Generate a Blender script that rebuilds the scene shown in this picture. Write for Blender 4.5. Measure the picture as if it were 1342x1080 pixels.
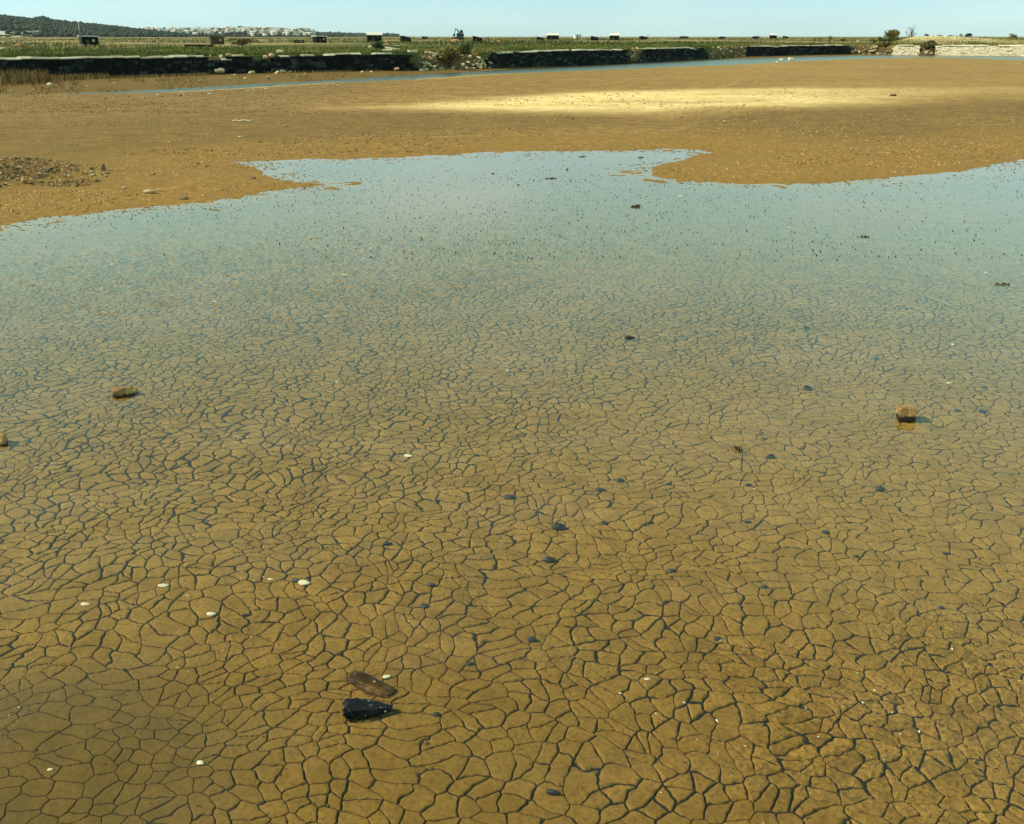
import bpy, bmesh, math, random
import numpy as np
from mathutils import Vector, Matrix, Euler

R = math.radians
scene = bpy.context.scene
for o in list(bpy.data.objects):
    bpy.data.objects.remove(o)
C = scene.collection
rnd = random.Random(7)
nrng = np.random.default_rng(11)

# ------------------------------------------------------------------ camera
CAM_H, FPX = 2.2, 1304.7            # eye height, focal length in photo pixels (35 mm lens)
PITCH = math.atan(492 / FPX)        # horizon at y = 48 of 1080
cam = bpy.data.cameras.new("camera")
cam.lens, cam.sensor_width, cam.sensor_fit = 35.0, 36.0, 'HORIZONTAL'
cam.clip_start, cam.clip_end = 0.05, 60000
camo = bpy.data.objects.new("camera", cam)
C.objects.link(camo)
camo.location = (0, 0, CAM_H)
camo.rotation_euler = (math.pi / 2 - PITCH, 0, 0)
scene.camera = camo

# ------------------------------------------------------------------ world, sun, exposure
# the slide film's cyan sky: tint over sine of elevation
SKY_TINT = [(0.0, (0.66, 1.01, 1.45)), (0.035, (0.65, 0.91, 1.18)), (0.11, (0.90, 1.13, 1.00)), (0.18, (1.28, 1.62, 1.04)),
            (0.30, (1.15, 1.55, 0.92)), (0.5, (0.95, 1.2, 0.62)), (1.0, (0.65, 0.78, 0.42))]
SUN_EL, SUN_BACK = 40.0, 7.0       # sun from the left, a little behind the camera
w = bpy.data.worlds.new("World")
scene.world = w
w.use_nodes = True
wt = w.node_tree
wt.nodes.clear()


def nd(t, typ, **kw):
    n = t.nodes.new(typ)
    for k, v in kw.items():
        setattr(n, k, v)
    return n


def setin(t, n, name, v):
    s = n.inputs[name]
    if hasattr(v, 'is_output'):
        t.links.new(v, s)
    else:
        s.default_value = v


def math_(t, op, a, b=None, c=None, clamp=False):
    n = nd(t, 'ShaderNodeMath', operation=op, use_clamp=clamp)
    for i, v in enumerate((a, b, c)):
        if v is not None:
            setin(t, n, i, v)
    return n.outputs[0]


def mixc(t, f, a, b, blend='MIX'):
    n = nd(t, 'ShaderNodeMix', data_type='RGBA', blend_type=blend)
    setin(t, n, 0, f)
    for i, v in ((6, a), (7, b)):
        if not hasattr(v, 'is_output') and len(v) == 3:
            v = (*v, 1)
        setin(t, n, i, v)
    return n.outputs[2]


def noise(t, vec, scale, detail=2.0, rough=0.5, out=0, dim='3D'):
    n = nd(t, 'ShaderNodeTexNoise', noise_dimensions=dim)
    if vec is not None:
        t.links.new(vec, n.inputs['Vector'])
    n.inputs['Scale'].default_value = scale
    n.inputs['Detail'].default_value = detail
    n.inputs['Roughness'].default_value = rough
    return n.outputs[out]


def maprange(t, v, a, b, c=0.0, d=1.0, smooth=True):
    n = nd(t, 'ShaderNodeMapRange', interpolation_type='SMOOTHSTEP' if smooth else 'LINEAR')
    for i, x in enumerate((v, a, b, c, d)):
        setin(t, n, i, x)
    return n.outputs[0]


def vmul(t, v, s):
    n = nd(t, 'ShaderNodeVectorMath', operation='MULTIPLY')
    t.links.new(v, n.inputs[0])
    n.inputs[1].default_value = s
    return n.outputs[0]


sky = nd(wt, 'ShaderNodeTexSky', sky_type='NISHITA')
sky.sun_disc = False
sky.sun_elevation = R(SUN_EL)
sky.sun_rotation = R(90 + SUN_BACK)
sky.air_density = 1.0
sky.dust_density = 0.2
sky.ozone_density = 1.6
tc = nd(wt, 'ShaderNodeTexCoord')
dirv = tc.outputs['Generated']
sz_ = nd(wt, 'ShaderNodeSeparateXYZ')
wt.links.new(dirv, sz_.inputs[0])
tr_ = nd(wt, 'ShaderNodeValToRGB')
wt.links.new(sz_.outputs[2], tr_.inputs[0])
el_ = tr_.color_ramp.elements
while len(el_) < len(SKY_TINT):
    el_.new(0.5)
for i_, (p_, c_) in enumerate(SKY_TINT):
    el_[i_].position, el_[i_].color = p_, (*c_, 1)
tint = mixc(wt, 1.0, sky.outputs[0], tr_.outputs[0], 'MULTIPLY')
cn = noise(wt, vmul(wt, dirv, (3.0, 3.0, 16.0)), 1.9, 5, 0.55)
cl = maprange(wt, cn, 0.42, 0.66, 0.0, 0.45)
sep = nd(wt, 'ShaderNodeSeparateXYZ')
wt.links.new(dirv, sep.inputs[0])
cl = math_(wt, 'MULTIPLY', cl, maprange(wt, sep.outputs[2], 0.0, 0.14, 0.8, 0.7))
# one soft cloud, up ahead, the one mirrored in the pond
vd = nd(wt, 'ShaderNodeVectorMath', operation='DISTANCE')
wt.links.new(vmul(wt, dirv, (1.0, 0.001, 2.6)), vd.inputs[0])
vd.inputs[1].default_value = (-0.065, 0.001, 0.150 * 2.6)
blob = math_(wt, 'MULTIPLY', maprange(wt, vd.outputs['Value'], 0.01, 0.15, 1.0, 0.0),
             maprange(wt, sep.outputs[1], 0.1, 0.3))
blob = math_(wt, 'MULTIPLY', blob, maprange(wt, cn, 0.3, 0.6, 0.5, 0.95))
cl = math_(wt, 'MAXIMUM', cl, blob)
skyc = mixc(wt, cl, tint, (5.0, 6.9, 6.5))
bg = nd(wt, 'ShaderNodeBackground')
wt.links.new(skyc, bg.inputs[0])
bg.inputs[1].default_value = 0.105
wo = nd(wt, 'ShaderNodeOutputWorld')
wt.links.new(bg.outputs[0], wo.inputs[0])

sl = bpy.data.lights.new("sun", 'SUN')
sl.energy, sl.angle, sl.color = 4.2, R(0.5), (1.0, 0.90, 0.68)
so = bpy.data.objects.new("sun", sl)
C.objects.link(so)
so.location = (-40, -15, 40)
sdir = Vector((-math.cos(R(SUN_BACK)) * math.cos(R(SUN_EL)),
               -math.sin(R(SUN_BACK)) * math.cos(R(SUN_EL)), math.sin(R(SUN_EL))))
so.rotation_euler = sdir.to_track_quat('Z', 'Y').to_euler()

vs = scene.view_settings
vs.view_transform, vs.look, vs.gamma, vs.use_curve_mapping = 'Standard', 'None', 1.0, False
vs.exposure = 0.44

# ------------------------------------------------------------------ helpers
CP, SP = math.cos(PITCH), math.sin(PITCH)


def at(px, py, z=0.0):
    """point of the place that the photo shows at a pixel, at height z"""
    a, b = px - 671.0, 540.0 - py
    d = Vector((a, FPX * CP + b * SP, -FPX * SP + b * CP))
    t = (z - CAM_H) / d.z
    return Vector((d.x * t, d.y * t, z))


def atd(px, py, dist):
    """point at a pixel, dist metres ahead"""
    a, b = px - 671.0, 540.0 - py
    d = Vector((a, FPX * CP + b * SP, -FPX * SP + b * CP))
    t = dist / d.y
    return Vector((d.x * t, dist, CAM_H + d.z * t))


def mpp(p):
    """metres per photo pixel at point p"""
    return (p.y * CP - (p.z - CAM_H) * SP) / FPX


def _hash(ix, iy, s):
    h = (ix.astype(np.int64) * 374761393 + iy.astype(np.int64) * 668265263 + s * 974711) & 0xffffffff
    h = ((h ^ (h >> 13)) * 1274126177) & 0xffffffff
    return ((h ^ (h >> 16)) & 0xffff) / 65535.0


def vnoise(x, y, scale, seed=0, octs=3):
    x, y = np.asarray(x, float) * scale, np.asarray(y, float) * scale
    tot, amp, n = np.zeros_like(x), 1.0, 0.0
    for k in range(octs):
        ix, iy = np.floor(x), np.floor(y)
        fx, fy = x - ix, y - iy
        fx, fy = fx * fx * (3 - 2 * fx), fy * fy * (3 - 2 * fy)
        a, b = _hash(ix, iy, seed + k), _hash(ix + 1, iy, seed + k)
        c, d = _hash(ix, iy + 1, seed + k), _hash(ix + 1, iy + 1, seed + k)
        tot += amp * ((a * (1 - fx) + b * fx) * (1 - fy) + (c * (1 - fx) + d * fx) * fy)
        n += amp
        amp *= 0.5
        x, y = x * 2.03 + 17.3, y * 2.03 + 5.1
    return tot / n - 0.5


def sstep(v, a, b):
    t = np.clip((v - a) / (b - a), 0, 1)
    return t * t * (3 - 2 * t)


def sdist(x, y, poly):
    """signed distance to a closed polygon, positive inside"""
    x, y = np.asarray(x, float), np.asarray(y, float)
    d2 = np.full(x.shape, 1e12)
    ins = np.zeros(x.shape, bool)
    n = len(poly)
    for i in range(n):
        ax, ay = poly[i]
        bx, by = poly[(i + 1) % n]
        ex, ey = bx - ax, by - ay
        t = np.clip(((x - ax) * ex + (y - ay) * ey) / (ex * ex + ey * ey + 1e-12), 0, 1)
        d2 = np.minimum(d2, (x - ax - t * ex) ** 2 + (y - ay - t * ey) ** 2)
        if ay != by:
            c = ((ay > y) != (by > y)) & (x < (bx - ax) * (y - ay) / (by - ay) + ax)
            ins ^= c
    d = np.sqrt(d2)
    return np.where(ins, d, -d)


def px_poly(pts, extra=()):
    return [tuple(at(a, b)[:2]) for a, b in pts] + list(extra)


def mesh_np(name, verts, faces, mats=(), attrs=None, smooth=False, midx=None):
    """mesh from numpy arrays; faces is one (n,3) or (n,4) array, or a list of such arrays"""
    me = bpy.data.meshes.new(name)
    verts = np.asarray(verts, np.float32)
    fl = faces if isinstance(faces, list) else [faces]
    fl = [np.asarray(f, np.int32) for f in fl if len(f)]
    me.vertices.add(len(verts))
    me.vertices.foreach_set('co', verts.ravel())
    loops = np.concatenate([f.ravel() for f in fl])
    sizes = np.concatenate([np.full(len(f), f.shape[1], np.int32) for f in fl])
    starts = np.concatenate([[0], np.cumsum(sizes)[:-1]]).astype(np.int32)
    me.loops.add(len(loops))
    me.loops.foreach_set('vertex_index', loops)
    me.polygons.add(len(sizes))
    me.polygons.foreach_set('loop_start', starts)
    me.polygons.foreach_set('use_smooth', np.full(len(sizes), smooth))
    if midx is not None:
        me.polygons.foreach_set('material_index', np.asarray(midx, np.int32))
    for m in mats:
        me.materials.append(m)
    for k, v in (attrs or {}).items():
        a = me.attributes.new(k, 'FLOAT', 'POINT')
        a.data.foreach_set('value', np.asarray(v, np.float32))
    me.update(calc_edges=True)
    return me


def put(name, me, parent=None, loc=(0, 0, 0), rot=(0, 0, 0), scale=(1, 1, 1)):
    o = bpy.data.objects.new(name, me)
    C.objects.link(o)
    if parent is not None:
        o.parent = parent
    o.location, o.rotation_euler, o.scale = loc, rot, scale
    return o


def tag(o, label=None, cat=None, group=None, kind=None):
    for k, v in (('label', label), ('category', cat), ('group', group), ('kind', kind)):
        if v:
            o[k] = v
    return o


def empty(name, loc, rz=0.0, scale=(1, 1, 1)):
    o = put(name, None, None, loc, (0, 0, rz), scale)
    o.empty_display_size = 0.2
    return o


def copy_tree(o, parent=None):
    c = o.copy()
    C.objects.link(c)
    c.parent = parent
    for ch in list(o.children):
        copy_tree(ch, c)
    return c


class MB:
    """collects boxes, polygons and tubes into one mesh, with a random value per piece"""

    def __init__(s):
        s.v, s.f3, s.f4, s.r = [], [], [], []

    def add(s, vs_, fs, r=None):
        b = len(s.v)
        r = rnd.random() if r is None else r
        s.v += [tuple(p) for p in vs_]
        s.r += [r] * len(vs_)
        for f in fs:
            (s.f3 if len(f) == 3 else s.f4).append(tuple(i + b for i in f))

    def box(s, c, size, M=None, jit=0.0, r=None):
        hx, hy, hz = (k / 2 for k in size)
        p = []
        for z in (-hz, hz):
            for x, y in ((-hx, -hy), (hx, -hy), (hx, hy), (-hx, hy)):
                q = Vector((x, y, z)) + Vector([rnd.uniform(-jit, jit) for _ in range(3)])
                if M is not None:
                    q = M @ q
                p.append(q + Vector(c))
        s.add(p, [(3, 2, 1, 0), (4, 5, 6, 7), (0, 1, 5, 4), (1, 2, 6, 5), (2, 3, 7, 6), (3, 0, 4, 7)], r)

    def tube(s, pts, radii, n=6, r=None):
        pts = [Vector(p) for p in pts]
        vs_, fs = [], []
        for i, p in enumerate(pts):
            d = (pts[min(i + 1, len(pts) - 1)] - pts[max(i - 1, 0)]).normalized()
            u = d.orthogonal().normalized()
            v = d.cross(u)
            for k in range(n):
                a = 2 * math.pi * k / n
                vs_.append(p + (u * math.cos(a) + v * math.sin(a)) * radii[i])
        for i in range(len(pts) - 1):
            for k in range(n):
                a, b = i * n + k, i * n + (k + 1) % n
                fs.append((a, b, b + n, a + n))
        c0, c1 = len(vs_), len(vs_) + 1
        vs_ += [pts[0], pts[-1]]
        m = (len(pts) - 1) * n
        for k in range(n):
            fs.append((c0, (k + 1) % n, k))
            fs.append((c1, m + k, m + (k + 1) % n))
        s.add(vs_, fs, r)

    def prism(s, prof, y0, y1, r=None):
        """outline in x,z pushed from y0 to y1"""
        n = len(prof)
        vs_ = [(x, y0, z) for x, z in prof] + [(x, y1, z) for x, z in prof]
        b = len(s.v)
        s.add(vs_, [(i, (i + 1) % n, n + (i + 1) % n, n + i) for i in range(n)], r)
        for k in range(1, n - 1):
            s.f3.append((b, b + k + 1, b + k))
            s.f3.append((b + n, b + n + k, b + n + k + 1))

    def mesh(s, name, mat, smooth=False):
        return mesh_np(name, s.v, [f for f in (np.array(s.f3, np.int32), np.array(s.f4, np.int32)) if len(f)],
                       [mat], {'rnd': s.r}, smooth)


# ------------------------------------------------------------------ materials
def new_mat(name):
    m = bpy.data.materials.new(name)
    m.use_nodes = True
    t = m.node_tree
    t.nodes.clear()
    out = nd(t, 'ShaderNodeOutputMaterial')
    b = nd(t, 'ShaderNodeBsdfPrincipled')
    t.links.new(b.outputs[0], out.inputs[0])
    return m, t, b, out


def attr(t, name):
    n = nd(t, 'ShaderNodeAttribute', attribute_name=name)
    return n.outputs['Fac']


def pos(t):
    return nd(t, 'ShaderNodeNewGeometry').outputs['Position']


def objc(t):
    return nd(t, 'ShaderNodeTexCoord').outputs['Object']


def ramp(t, v, stops):
    n = nd(t, 'ShaderNodeValToRGB')
    e = n.color_ramp.elements
    while len(e) < len(stops):
        e.new(0.5)
    for i, (p, c) in enumerate(stops):
        e[i].position = p
        e[i].color = (*c, 1)
    t.links.new(v, n.inputs[0])
    return n.outputs[0]


def bump(t, b, h, strength, dist):
    n = nd(t, 'ShaderNodeBump')
    n.inputs['Strength'].default_value = strength
    n.inputs['Distance'].default_value = dist
    t.links.new(h, n.inputs['Height'])
    t.links.new(n.outputs[0], b.inputs['Normal'])


def stone_mat(name, stops, rough=0.85, nscale=9.0, use_rnd=True, speck=None, wet=None, bmp=0.01, spec=0.4, vscale=None):
    """stone: colour ramp over noise plus the piece's own random value, optional salt specks"""
    m, t, b, out = new_mat(name)
    p = objc(t)
    n1 = noise(t, p, nscale, 4, 0.6)
    v = n1
    if use_rnd:
        v = math_(t, 'ADD', math_(t, 'MULTIPLY', n1, 0.55), math_(t, 'MULTIPLY', attr(t, 'rnd'), 0.5))
    c = ramp(t, v, stops)
    if speck:
        vn = nd(t, 'ShaderNodeTexVoronoi')
        t.links.new(p, vn.inputs['Vector'])
        vn.inputs['Scale'].default_value = vscale or 60
        sp = maprange(t, vn.outputs['Distance'], 0.12, 0.24, 1.0, 0.0)
        sp = math_(t, 'MULTIPLY', sp, maprange(t, noise(t, p, 14, 2), 0.40, 0.52))
        c = mixc(t, sp, c, speck)
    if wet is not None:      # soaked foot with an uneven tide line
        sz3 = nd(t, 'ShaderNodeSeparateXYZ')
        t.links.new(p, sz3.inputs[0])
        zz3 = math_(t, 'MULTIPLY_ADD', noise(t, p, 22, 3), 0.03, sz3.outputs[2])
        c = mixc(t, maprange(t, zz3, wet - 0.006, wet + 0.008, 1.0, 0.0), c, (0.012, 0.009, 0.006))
    t.links.new(c, b.inputs['Base Color'])
    b.inputs['Roughness'].default_value = rough
    b.inputs['Specular IOR Level'].default_value = spec
    bump(t, b, noise(t, p, nscale * 3, 5, 0.65), 0.8, bmp)
    return m


def leaf_mat(name, stops, rough=0.7, trans=0.0):
    m, t, b, out = new_mat(name)
    c = ramp(t, attr(t, 'rnd'), stops)
    t.links.new(c, b.inputs['Base Color'])
    b.inputs['Roughness'].default_value = rough
    b.inputs['Specular IOR Level'].default_value = 0.2
    return m


def plain_mat(name, c1, c2, scale=3.0, rough=0.8, metal=0.0, spec=0.4):
    m, t, b, out = new_mat(name)
    t.links.new(mixc(t, noise(t, objc(t), scale, 4, 0.6), c1, c2), b.inputs['Base Color'])
    b.inputs['Roughness'].default_value = rough
    b.inputs['Metallic'].default_value = metal
    b.inputs['Specular IOR Level'].default_value = spec
    return m


# the mud: cracked under the pond, drying and salty on the flat beyond
def mud_material():
    m, t, b, out = new_mat('mud')
    m.displacement_method = 'BOTH'
    P = pos(t)
    crack = attr(t, 'crack')
    fine = attr(t, 'fine')
    # -- cracks
    wn = noise(t, P, 4.5, 3, 0.55, out=1, dim='2D')
    va = nd(t, 'ShaderNodeVectorMath', operation='MULTIPLY_ADD')
    t.links.new(wn, va.inputs[0])
    va.inputs[1].default_value = (0.085, 0.085, 0)
    t.links.new(P, va.inputs[2])
    wl_ = noise(t, P, 1.3, 2, 0.5, out=1, dim='2D')
    vb = nd(t, 'ShaderNodeVectorMath', operation='MULTIPLY_ADD')
    t.links.new(wl_, vb.inputs[0])
    vb.inputs[1].default_value = (0.36, 0.36, 0)
    t.links.new(va.outputs[0], vb.inputs[2])
    W = vb.outputs[0]

    def voro(vec, scale, rn):
        n = nd(t, 'ShaderNodeTexVoronoi', voronoi_dimensions='2D', feature='DISTANCE_TO_EDGE')
        t.links.new(vec, n.inputs['Vector'])
        n.inputs['Scale'].default_value = scale
        n.inputs['Randomness'].default_value = rn
        return n.outputs['Distance']
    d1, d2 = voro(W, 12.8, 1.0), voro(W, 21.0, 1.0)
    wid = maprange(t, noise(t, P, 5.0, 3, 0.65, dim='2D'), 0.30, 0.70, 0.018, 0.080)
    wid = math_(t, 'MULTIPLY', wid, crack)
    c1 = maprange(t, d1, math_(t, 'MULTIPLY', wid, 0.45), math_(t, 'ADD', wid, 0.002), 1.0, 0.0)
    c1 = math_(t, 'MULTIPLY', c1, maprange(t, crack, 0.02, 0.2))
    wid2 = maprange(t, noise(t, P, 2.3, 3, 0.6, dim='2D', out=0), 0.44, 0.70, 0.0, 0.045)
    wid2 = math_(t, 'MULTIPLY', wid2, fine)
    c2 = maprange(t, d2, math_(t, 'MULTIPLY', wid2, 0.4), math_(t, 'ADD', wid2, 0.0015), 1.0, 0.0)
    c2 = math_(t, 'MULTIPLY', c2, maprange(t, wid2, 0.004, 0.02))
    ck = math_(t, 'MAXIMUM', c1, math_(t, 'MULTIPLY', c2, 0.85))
    lip = math_(t, 'MULTIPLY', maprange(t, d1, math_(t, 'MULTIPLY', wid, 0.2), math_(t, 'ADD', math_(t, 'MULTIPLY', wid, 1.4), 0.02), 1.0, 0.0), maprange(t, crack, 0.02, 0.5))
    dome = math_(t, 'MULTIPLY', maprange(t, d1, 0.0, 0.22), crack)
    # -- ripples and wrinkles of soft mud
    rip = attr(t, 'ripple')
    rn = noise(t, vmul(t, P, (1.0, 1.7, 1.0)), 15, 2, 0.5)
    rr = math_(t, 'POWER', math_(t, 'ABSOLUTE', math_(t, 'MULTIPLY_ADD', rn, 2.0, -1.0)), 0.6)
    ln = noise(t, P, 34, 5, 0.62)
    h = math_(t, 'MULTIPLY', math_(t, 'MULTIPLY', lip, attr(t, 'deep')), -0.0065)
    h = math_(t, 'MULTIPLY_ADD', math_(t, 'MULTIPLY', dome, attr(t, 'deep')), 0.0018, h)
    h = math_(t, 'MULTIPLY_ADD', math_(t, 'MULTIPLY', rr, rip), -0.019, h)
    h = math_(t, 'MULTIPLY_ADD', math_(t, 'MULTIPLY', ln, attr(t, 'near')), 0.0045, h)
    dn = nd(t, 'ShaderNodeDisplacement')
    dn.inputs['Midlevel'].default_value = 0
    dn.inputs['Scale'].default_value = 1
    t.links.new(h, dn.inputs['Height'])
    t.links.new(dn.outputs[0], out.inputs['Displacement'])
    # -- colour
    vc = nd(t, 'ShaderNodeTexVoronoi', voronoi_dimensions='2D', feature='F1')
    t.links.new(W, vc.inputs['Vector'])
    vc.inputs['Scale'].default_value = 12.8
    sc3 = nd(t, 'ShaderNodeSeparateXYZ')
    t.links.new(vc.outputs['Color'], sc3.inputs[0])
    cellv = sc3.outputs[0]
    n_lo, n_mid, n_hi = noise(t, P, 0.9, 4, 0.6), noise(t, P, 8, 4, 0.6), noise(t, P, 60, 3, 0.6)
    base = mixc(t, maprange(t, n_mid, 0.3, 0.7), (0.215, 0.120, 0.024), (0.350, 0.199, 0.045))
    base = mixc(t, 1.0, base, mixc(t, math_(t, 'MULTIPLY', cellv, crack), (1, 1, 1), (0.80, 0.79, 0.74)), 'MULTIPLY')
    base = mixc(t, maprange(t, n_lo, 0.35, 0.7, 0, 0.3), base, (0.250, 0.165, 0.046))
    base = mixc(t, maprange(t, n_hi, 0.46, 0.66, 0, 0.7), base, (0.14, 0.078, 0.016))
    base = mixc(t, math_(t, 'MULTIPLY', attr(t, 'dark_mud'), maprange(t, n_mid, 0.35, 0.6, 0.6, 0.95)), base, (0.120, 0.076, 0.017))
    base = mixc(t, math_(t, 'MULTIPLY', attr(t, 'mid_pale'), maprange(t, n_lo, 0.25, 0.65, 0.5, 1.0)), base, mixc(t, n_mid, (0.36, 0.255, 0.080), (0.47, 0.345, 0.125)))  # paler mud in a band at middle distance
    # flat: olive, mauve stubble ground, salt crust
    base = mixc(t, math_(t, 'MULTIPLY', attr(t, 'olive'), maprange(t, n_lo, 0.3, 0.65, 0.5, 0.9)), base, (0.165, 0.102, 0.025))
    streak = noise(t, vmul(t, P, (0.16, 0.35, 1.0)), 1.0, 7, 0.72)
    base = mixc(t, math_(t, 'MULTIPLY', attr(t, 'mauve'), maprange(t, streak, 0.32, 0.6, 0.45, 1.0)), base, (0.29, 0.175, 0.066))
    pm = math_(t, 'MULTIPLY', attr(t, 'pale'), maprange(t, streak, 0.30, 0.56, 0.42, 1.0))
    base = mixc(t, pm, base, mixc(t, maprange(t, noise(t, P, 2.2, 5, 0.75), 0.3, 0.7), (0.66, 0.47, 0.17), (0.96, 0.78, 0.38)))
    base = mixc(t, math_(t, 'MULTIPLY', attr(t, 'flat'), math_(t, 'MULTIPLY_ADD', attr(t, 'olive'), -0.75, 0.85)), base, mixc(t, n_mid, (0.355, 0.212, 0.050), (0.45, 0.282, 0.075)))
    patch = maprange(t, noise(t, vmul(t, P, (0.10, 0.22, 1)), 1.0, 6, 0.7), 0.36, 0.64)
    base = mixc(t, math_(t, 'MULTIPLY', attr(t, 'flat'), math_(t, 'MULTIPLY', patch, 0.3)), base, mixc(t, n_mid, (0.20, 0.115, 0.030), (0.29, 0.17, 0.048)))
    gr_ = noise(t, vmul(t, P, (0.8, 1.0, 1)), 2.2, 9, 0.85)
    base = mixc(t, math_(t, 'MULTIPLY', attr(t, 'flat'), maprange(t, gr_, 0.42, 0.58, 0.72, 0.0)), base, (0.135, 0.078, 0.022))
    # pale salt and shell crumbs on the drying mud
    vn = nd(t, 'ShaderNodeTexVoronoi')
    t.links.new(P, vn.inputs['Vector'])
    vn.inputs['Scale'].default_value = 11
    sp = maprange(t, vn.outputs['Distance'], 0.14, 0.26, 1.0, 0.0)
    sp = math_(t, 'MULTIPLY', sp, math_(t, 'MULTIPLY', attr(t, 'crumb'), maprange(t, noise(t, P, 2.5, 3), 0.47, 0.60)))
    base = mixc(t, sp, base, (0.62, 0.44, 0.16))
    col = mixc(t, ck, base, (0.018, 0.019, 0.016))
    t.links.new(col, b.inputs['Base Color'])
    b.inputs['Roughness'].default_value = 0.75
    b.inputs['Specular IOR Level'].default_value = 0.15
    return m


def water_material(name, bscale, bstr, body, rough=0.03, refl=(1, 1, 1)):
    m = bpy.data.materials.new(name)
    m.use_nodes = True
    t = m.node_tree
    t.nodes.clear()
    out = nd(t, 'ShaderNodeOutputMaterial')
    tr = nd(t, 'ShaderNodeBsdfTransparent')
    tr.inputs[0].default_value = (*body, 1)
    gl = nd(t, 'ShaderNodeBsdfGlossy')
    gl.inputs['Roughness'].default_value = rough
    gl.inputs['Color'].default_value = (*refl, 1)
    # dielectric Fresnel (index 1.33) that is the same from both sides of the sheet
    ge = nd(t, 'ShaderNodeNewGeometry')
    dp = nd(t, 'ShaderNodeVectorMath', operation='DOT_PRODUCT')
    t.links.new(ge.outputs['Normal'], dp.inputs[0])
    t.links.new(ge.outputs['Incoming'], dp.inputs[1])
    c = math_(t, 'ABSOLUTE', dp.outputs['Value'])
    g = math_(t, 'SQRT', math_(t, 'ADD', math_(t, 'MULTIPLY', c, c), 1.33 * 1.33 - 1))
    gp_, gm_ = math_(t, 'ADD', g, c), math_(t, 'SUBTRACT', g, c)
    ra = math_(t, 'POWER', math_(t, 'DIVIDE', gm_, gp_), 2.0)
    rb = math_(t, 'DIVIDE', math_(t, 'SUBTRACT', math_(t, 'MULTIPLY', c, gp_), 1.0), math_(t, 'ADD', math_(t, 'MULTIPLY', c, gm_), 1.0))
    F = math_(t, 'MULTIPLY', math_(t, 'MULTIPLY', ra, 0.5), math_(t, 'ADD', math_(t, 'MULTIPLY', rb, rb), 1.0), clamp=True)
    mx = nd(t, 'ShaderNodeMixShader')
    t.links.new(F, mx.inputs[0])
    t.links.new(tr.outputs[0], mx.inputs[1])
    t.links.new(gl.outputs[0], mx.inputs[2])
    bn = nd(t, 'ShaderNodeBump')
    bn.inputs['Strength'].default_value = bstr
    bn.inputs['Distance'].default_value = 0.01
    t.links.new(noise(t, vmul(t, pos(t), (0.6, 1.0, 1.0)), bscale, 3, 0.5), bn.inputs['Height'])
    t.links.new(bn.outputs[0], gl.inputs['Normal'])
    t.links.new(mx.outputs[0], out.inputs[0])
    return m


M_mud = mud_material()
M_pond = water_material('pond_water', 3.0, 0.03, (0.96, 0.97, 0.93))
M_canal = water_material('canal_water', 2.5, 0.25, (0.30, 0.34, 0.30), 0.25, (0.66, 0.62, 0.55))
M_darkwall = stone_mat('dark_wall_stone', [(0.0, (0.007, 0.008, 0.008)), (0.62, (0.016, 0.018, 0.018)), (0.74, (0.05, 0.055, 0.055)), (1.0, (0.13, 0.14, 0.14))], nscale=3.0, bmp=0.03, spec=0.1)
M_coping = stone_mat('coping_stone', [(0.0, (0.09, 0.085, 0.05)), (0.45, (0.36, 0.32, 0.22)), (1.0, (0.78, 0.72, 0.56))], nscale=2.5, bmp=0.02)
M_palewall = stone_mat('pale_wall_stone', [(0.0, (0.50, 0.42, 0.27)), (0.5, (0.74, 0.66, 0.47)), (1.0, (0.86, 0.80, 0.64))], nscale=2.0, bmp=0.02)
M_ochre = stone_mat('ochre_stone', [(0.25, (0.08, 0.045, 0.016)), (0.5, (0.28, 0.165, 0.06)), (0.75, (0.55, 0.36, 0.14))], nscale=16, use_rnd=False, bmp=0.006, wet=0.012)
M_darkcrumb = stone_mat('dark_debris', [(0.0, (0.015, 0.012, 0.008)), (0.7, (0.07, 0.045, 0.018)), (1.0, (0.16, 0.10, 0.04))], nscale=4.0, bmp=0.0)
M_fleck = stone_mat('brown_flecks', [(0.0, (0.14, 0.085, 0.028)), (0.7, (0.27, 0.165, 0.052)), (1.0, (0.36, 0.24, 0.085))], nscale=4.0, bmp=0.0)
M_grit = stone_mat('brown_grit', [(0.0, (0.05, 0.032, 0.014)), (0.5, (0.17, 0.10, 0.04)), (1.0, (0.52, 0.36, 0.16))], nscale=4.0, bmp=0.0)
M_clod = stone_mat('mud_clods', [(0.0, (0.10, 0.058, 0.018)), (0.6, (0.24, 0.145, 0.045)), (1.0, (0.44, 0.29, 0.10))], nscale=4.0, bmp=0.0)
M_crumb = stone_mat('tan_gravel', [(0.0, (0.20, 0.12, 0.04)), (0.6, (0.40, 0.26, 0.085)), (1.0, (0.58, 0.41, 0.17))], nscale=4.0, bmp=0.0)
M_rubble = stone_mat('rubble_stone', [(0.0, (0.16, 0.11, 0.055)), (0.4, (0.44, 0.34, 0.18)), (0.75, (0.66, 0.57, 0.38)), (1.0, (0.82, 0.76, 0.62))], nscale=4.0, bmp=0.02)
M_darkrubble = stone_mat('dark_rubble_stone', [(0.0, (0.035, 0.026, 0.014)), (0.5, (0.14, 0.095, 0.045)), (1.0, (0.48, 0.35, 0.17))], nscale=4.0, bmp=0.02)
M_brown = stone_mat('brown_wet_stone', [(0.30, (0.020, 0.013, 0.006)), (0.52, (0.065, 0.038, 0.014)), (0.74, (0.22, 0.12, 0.04))], rough=0.45, nscale=14, use_rnd=False, speck=(0.75, 0.52, 0.28), bmp=0.006, spec=0.12, vscale=42)
M_black = stone_mat('black_wet_stone', [(0.3, (0.004, 0.005, 0.006)), (0.8, (0.020, 0.023, 0.026))], rough=0.28, nscale=16, use_rnd=False, speck=(0.40, 0.42, 0.39), bmp=0.008, spec=0.12, vscale=55)
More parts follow.
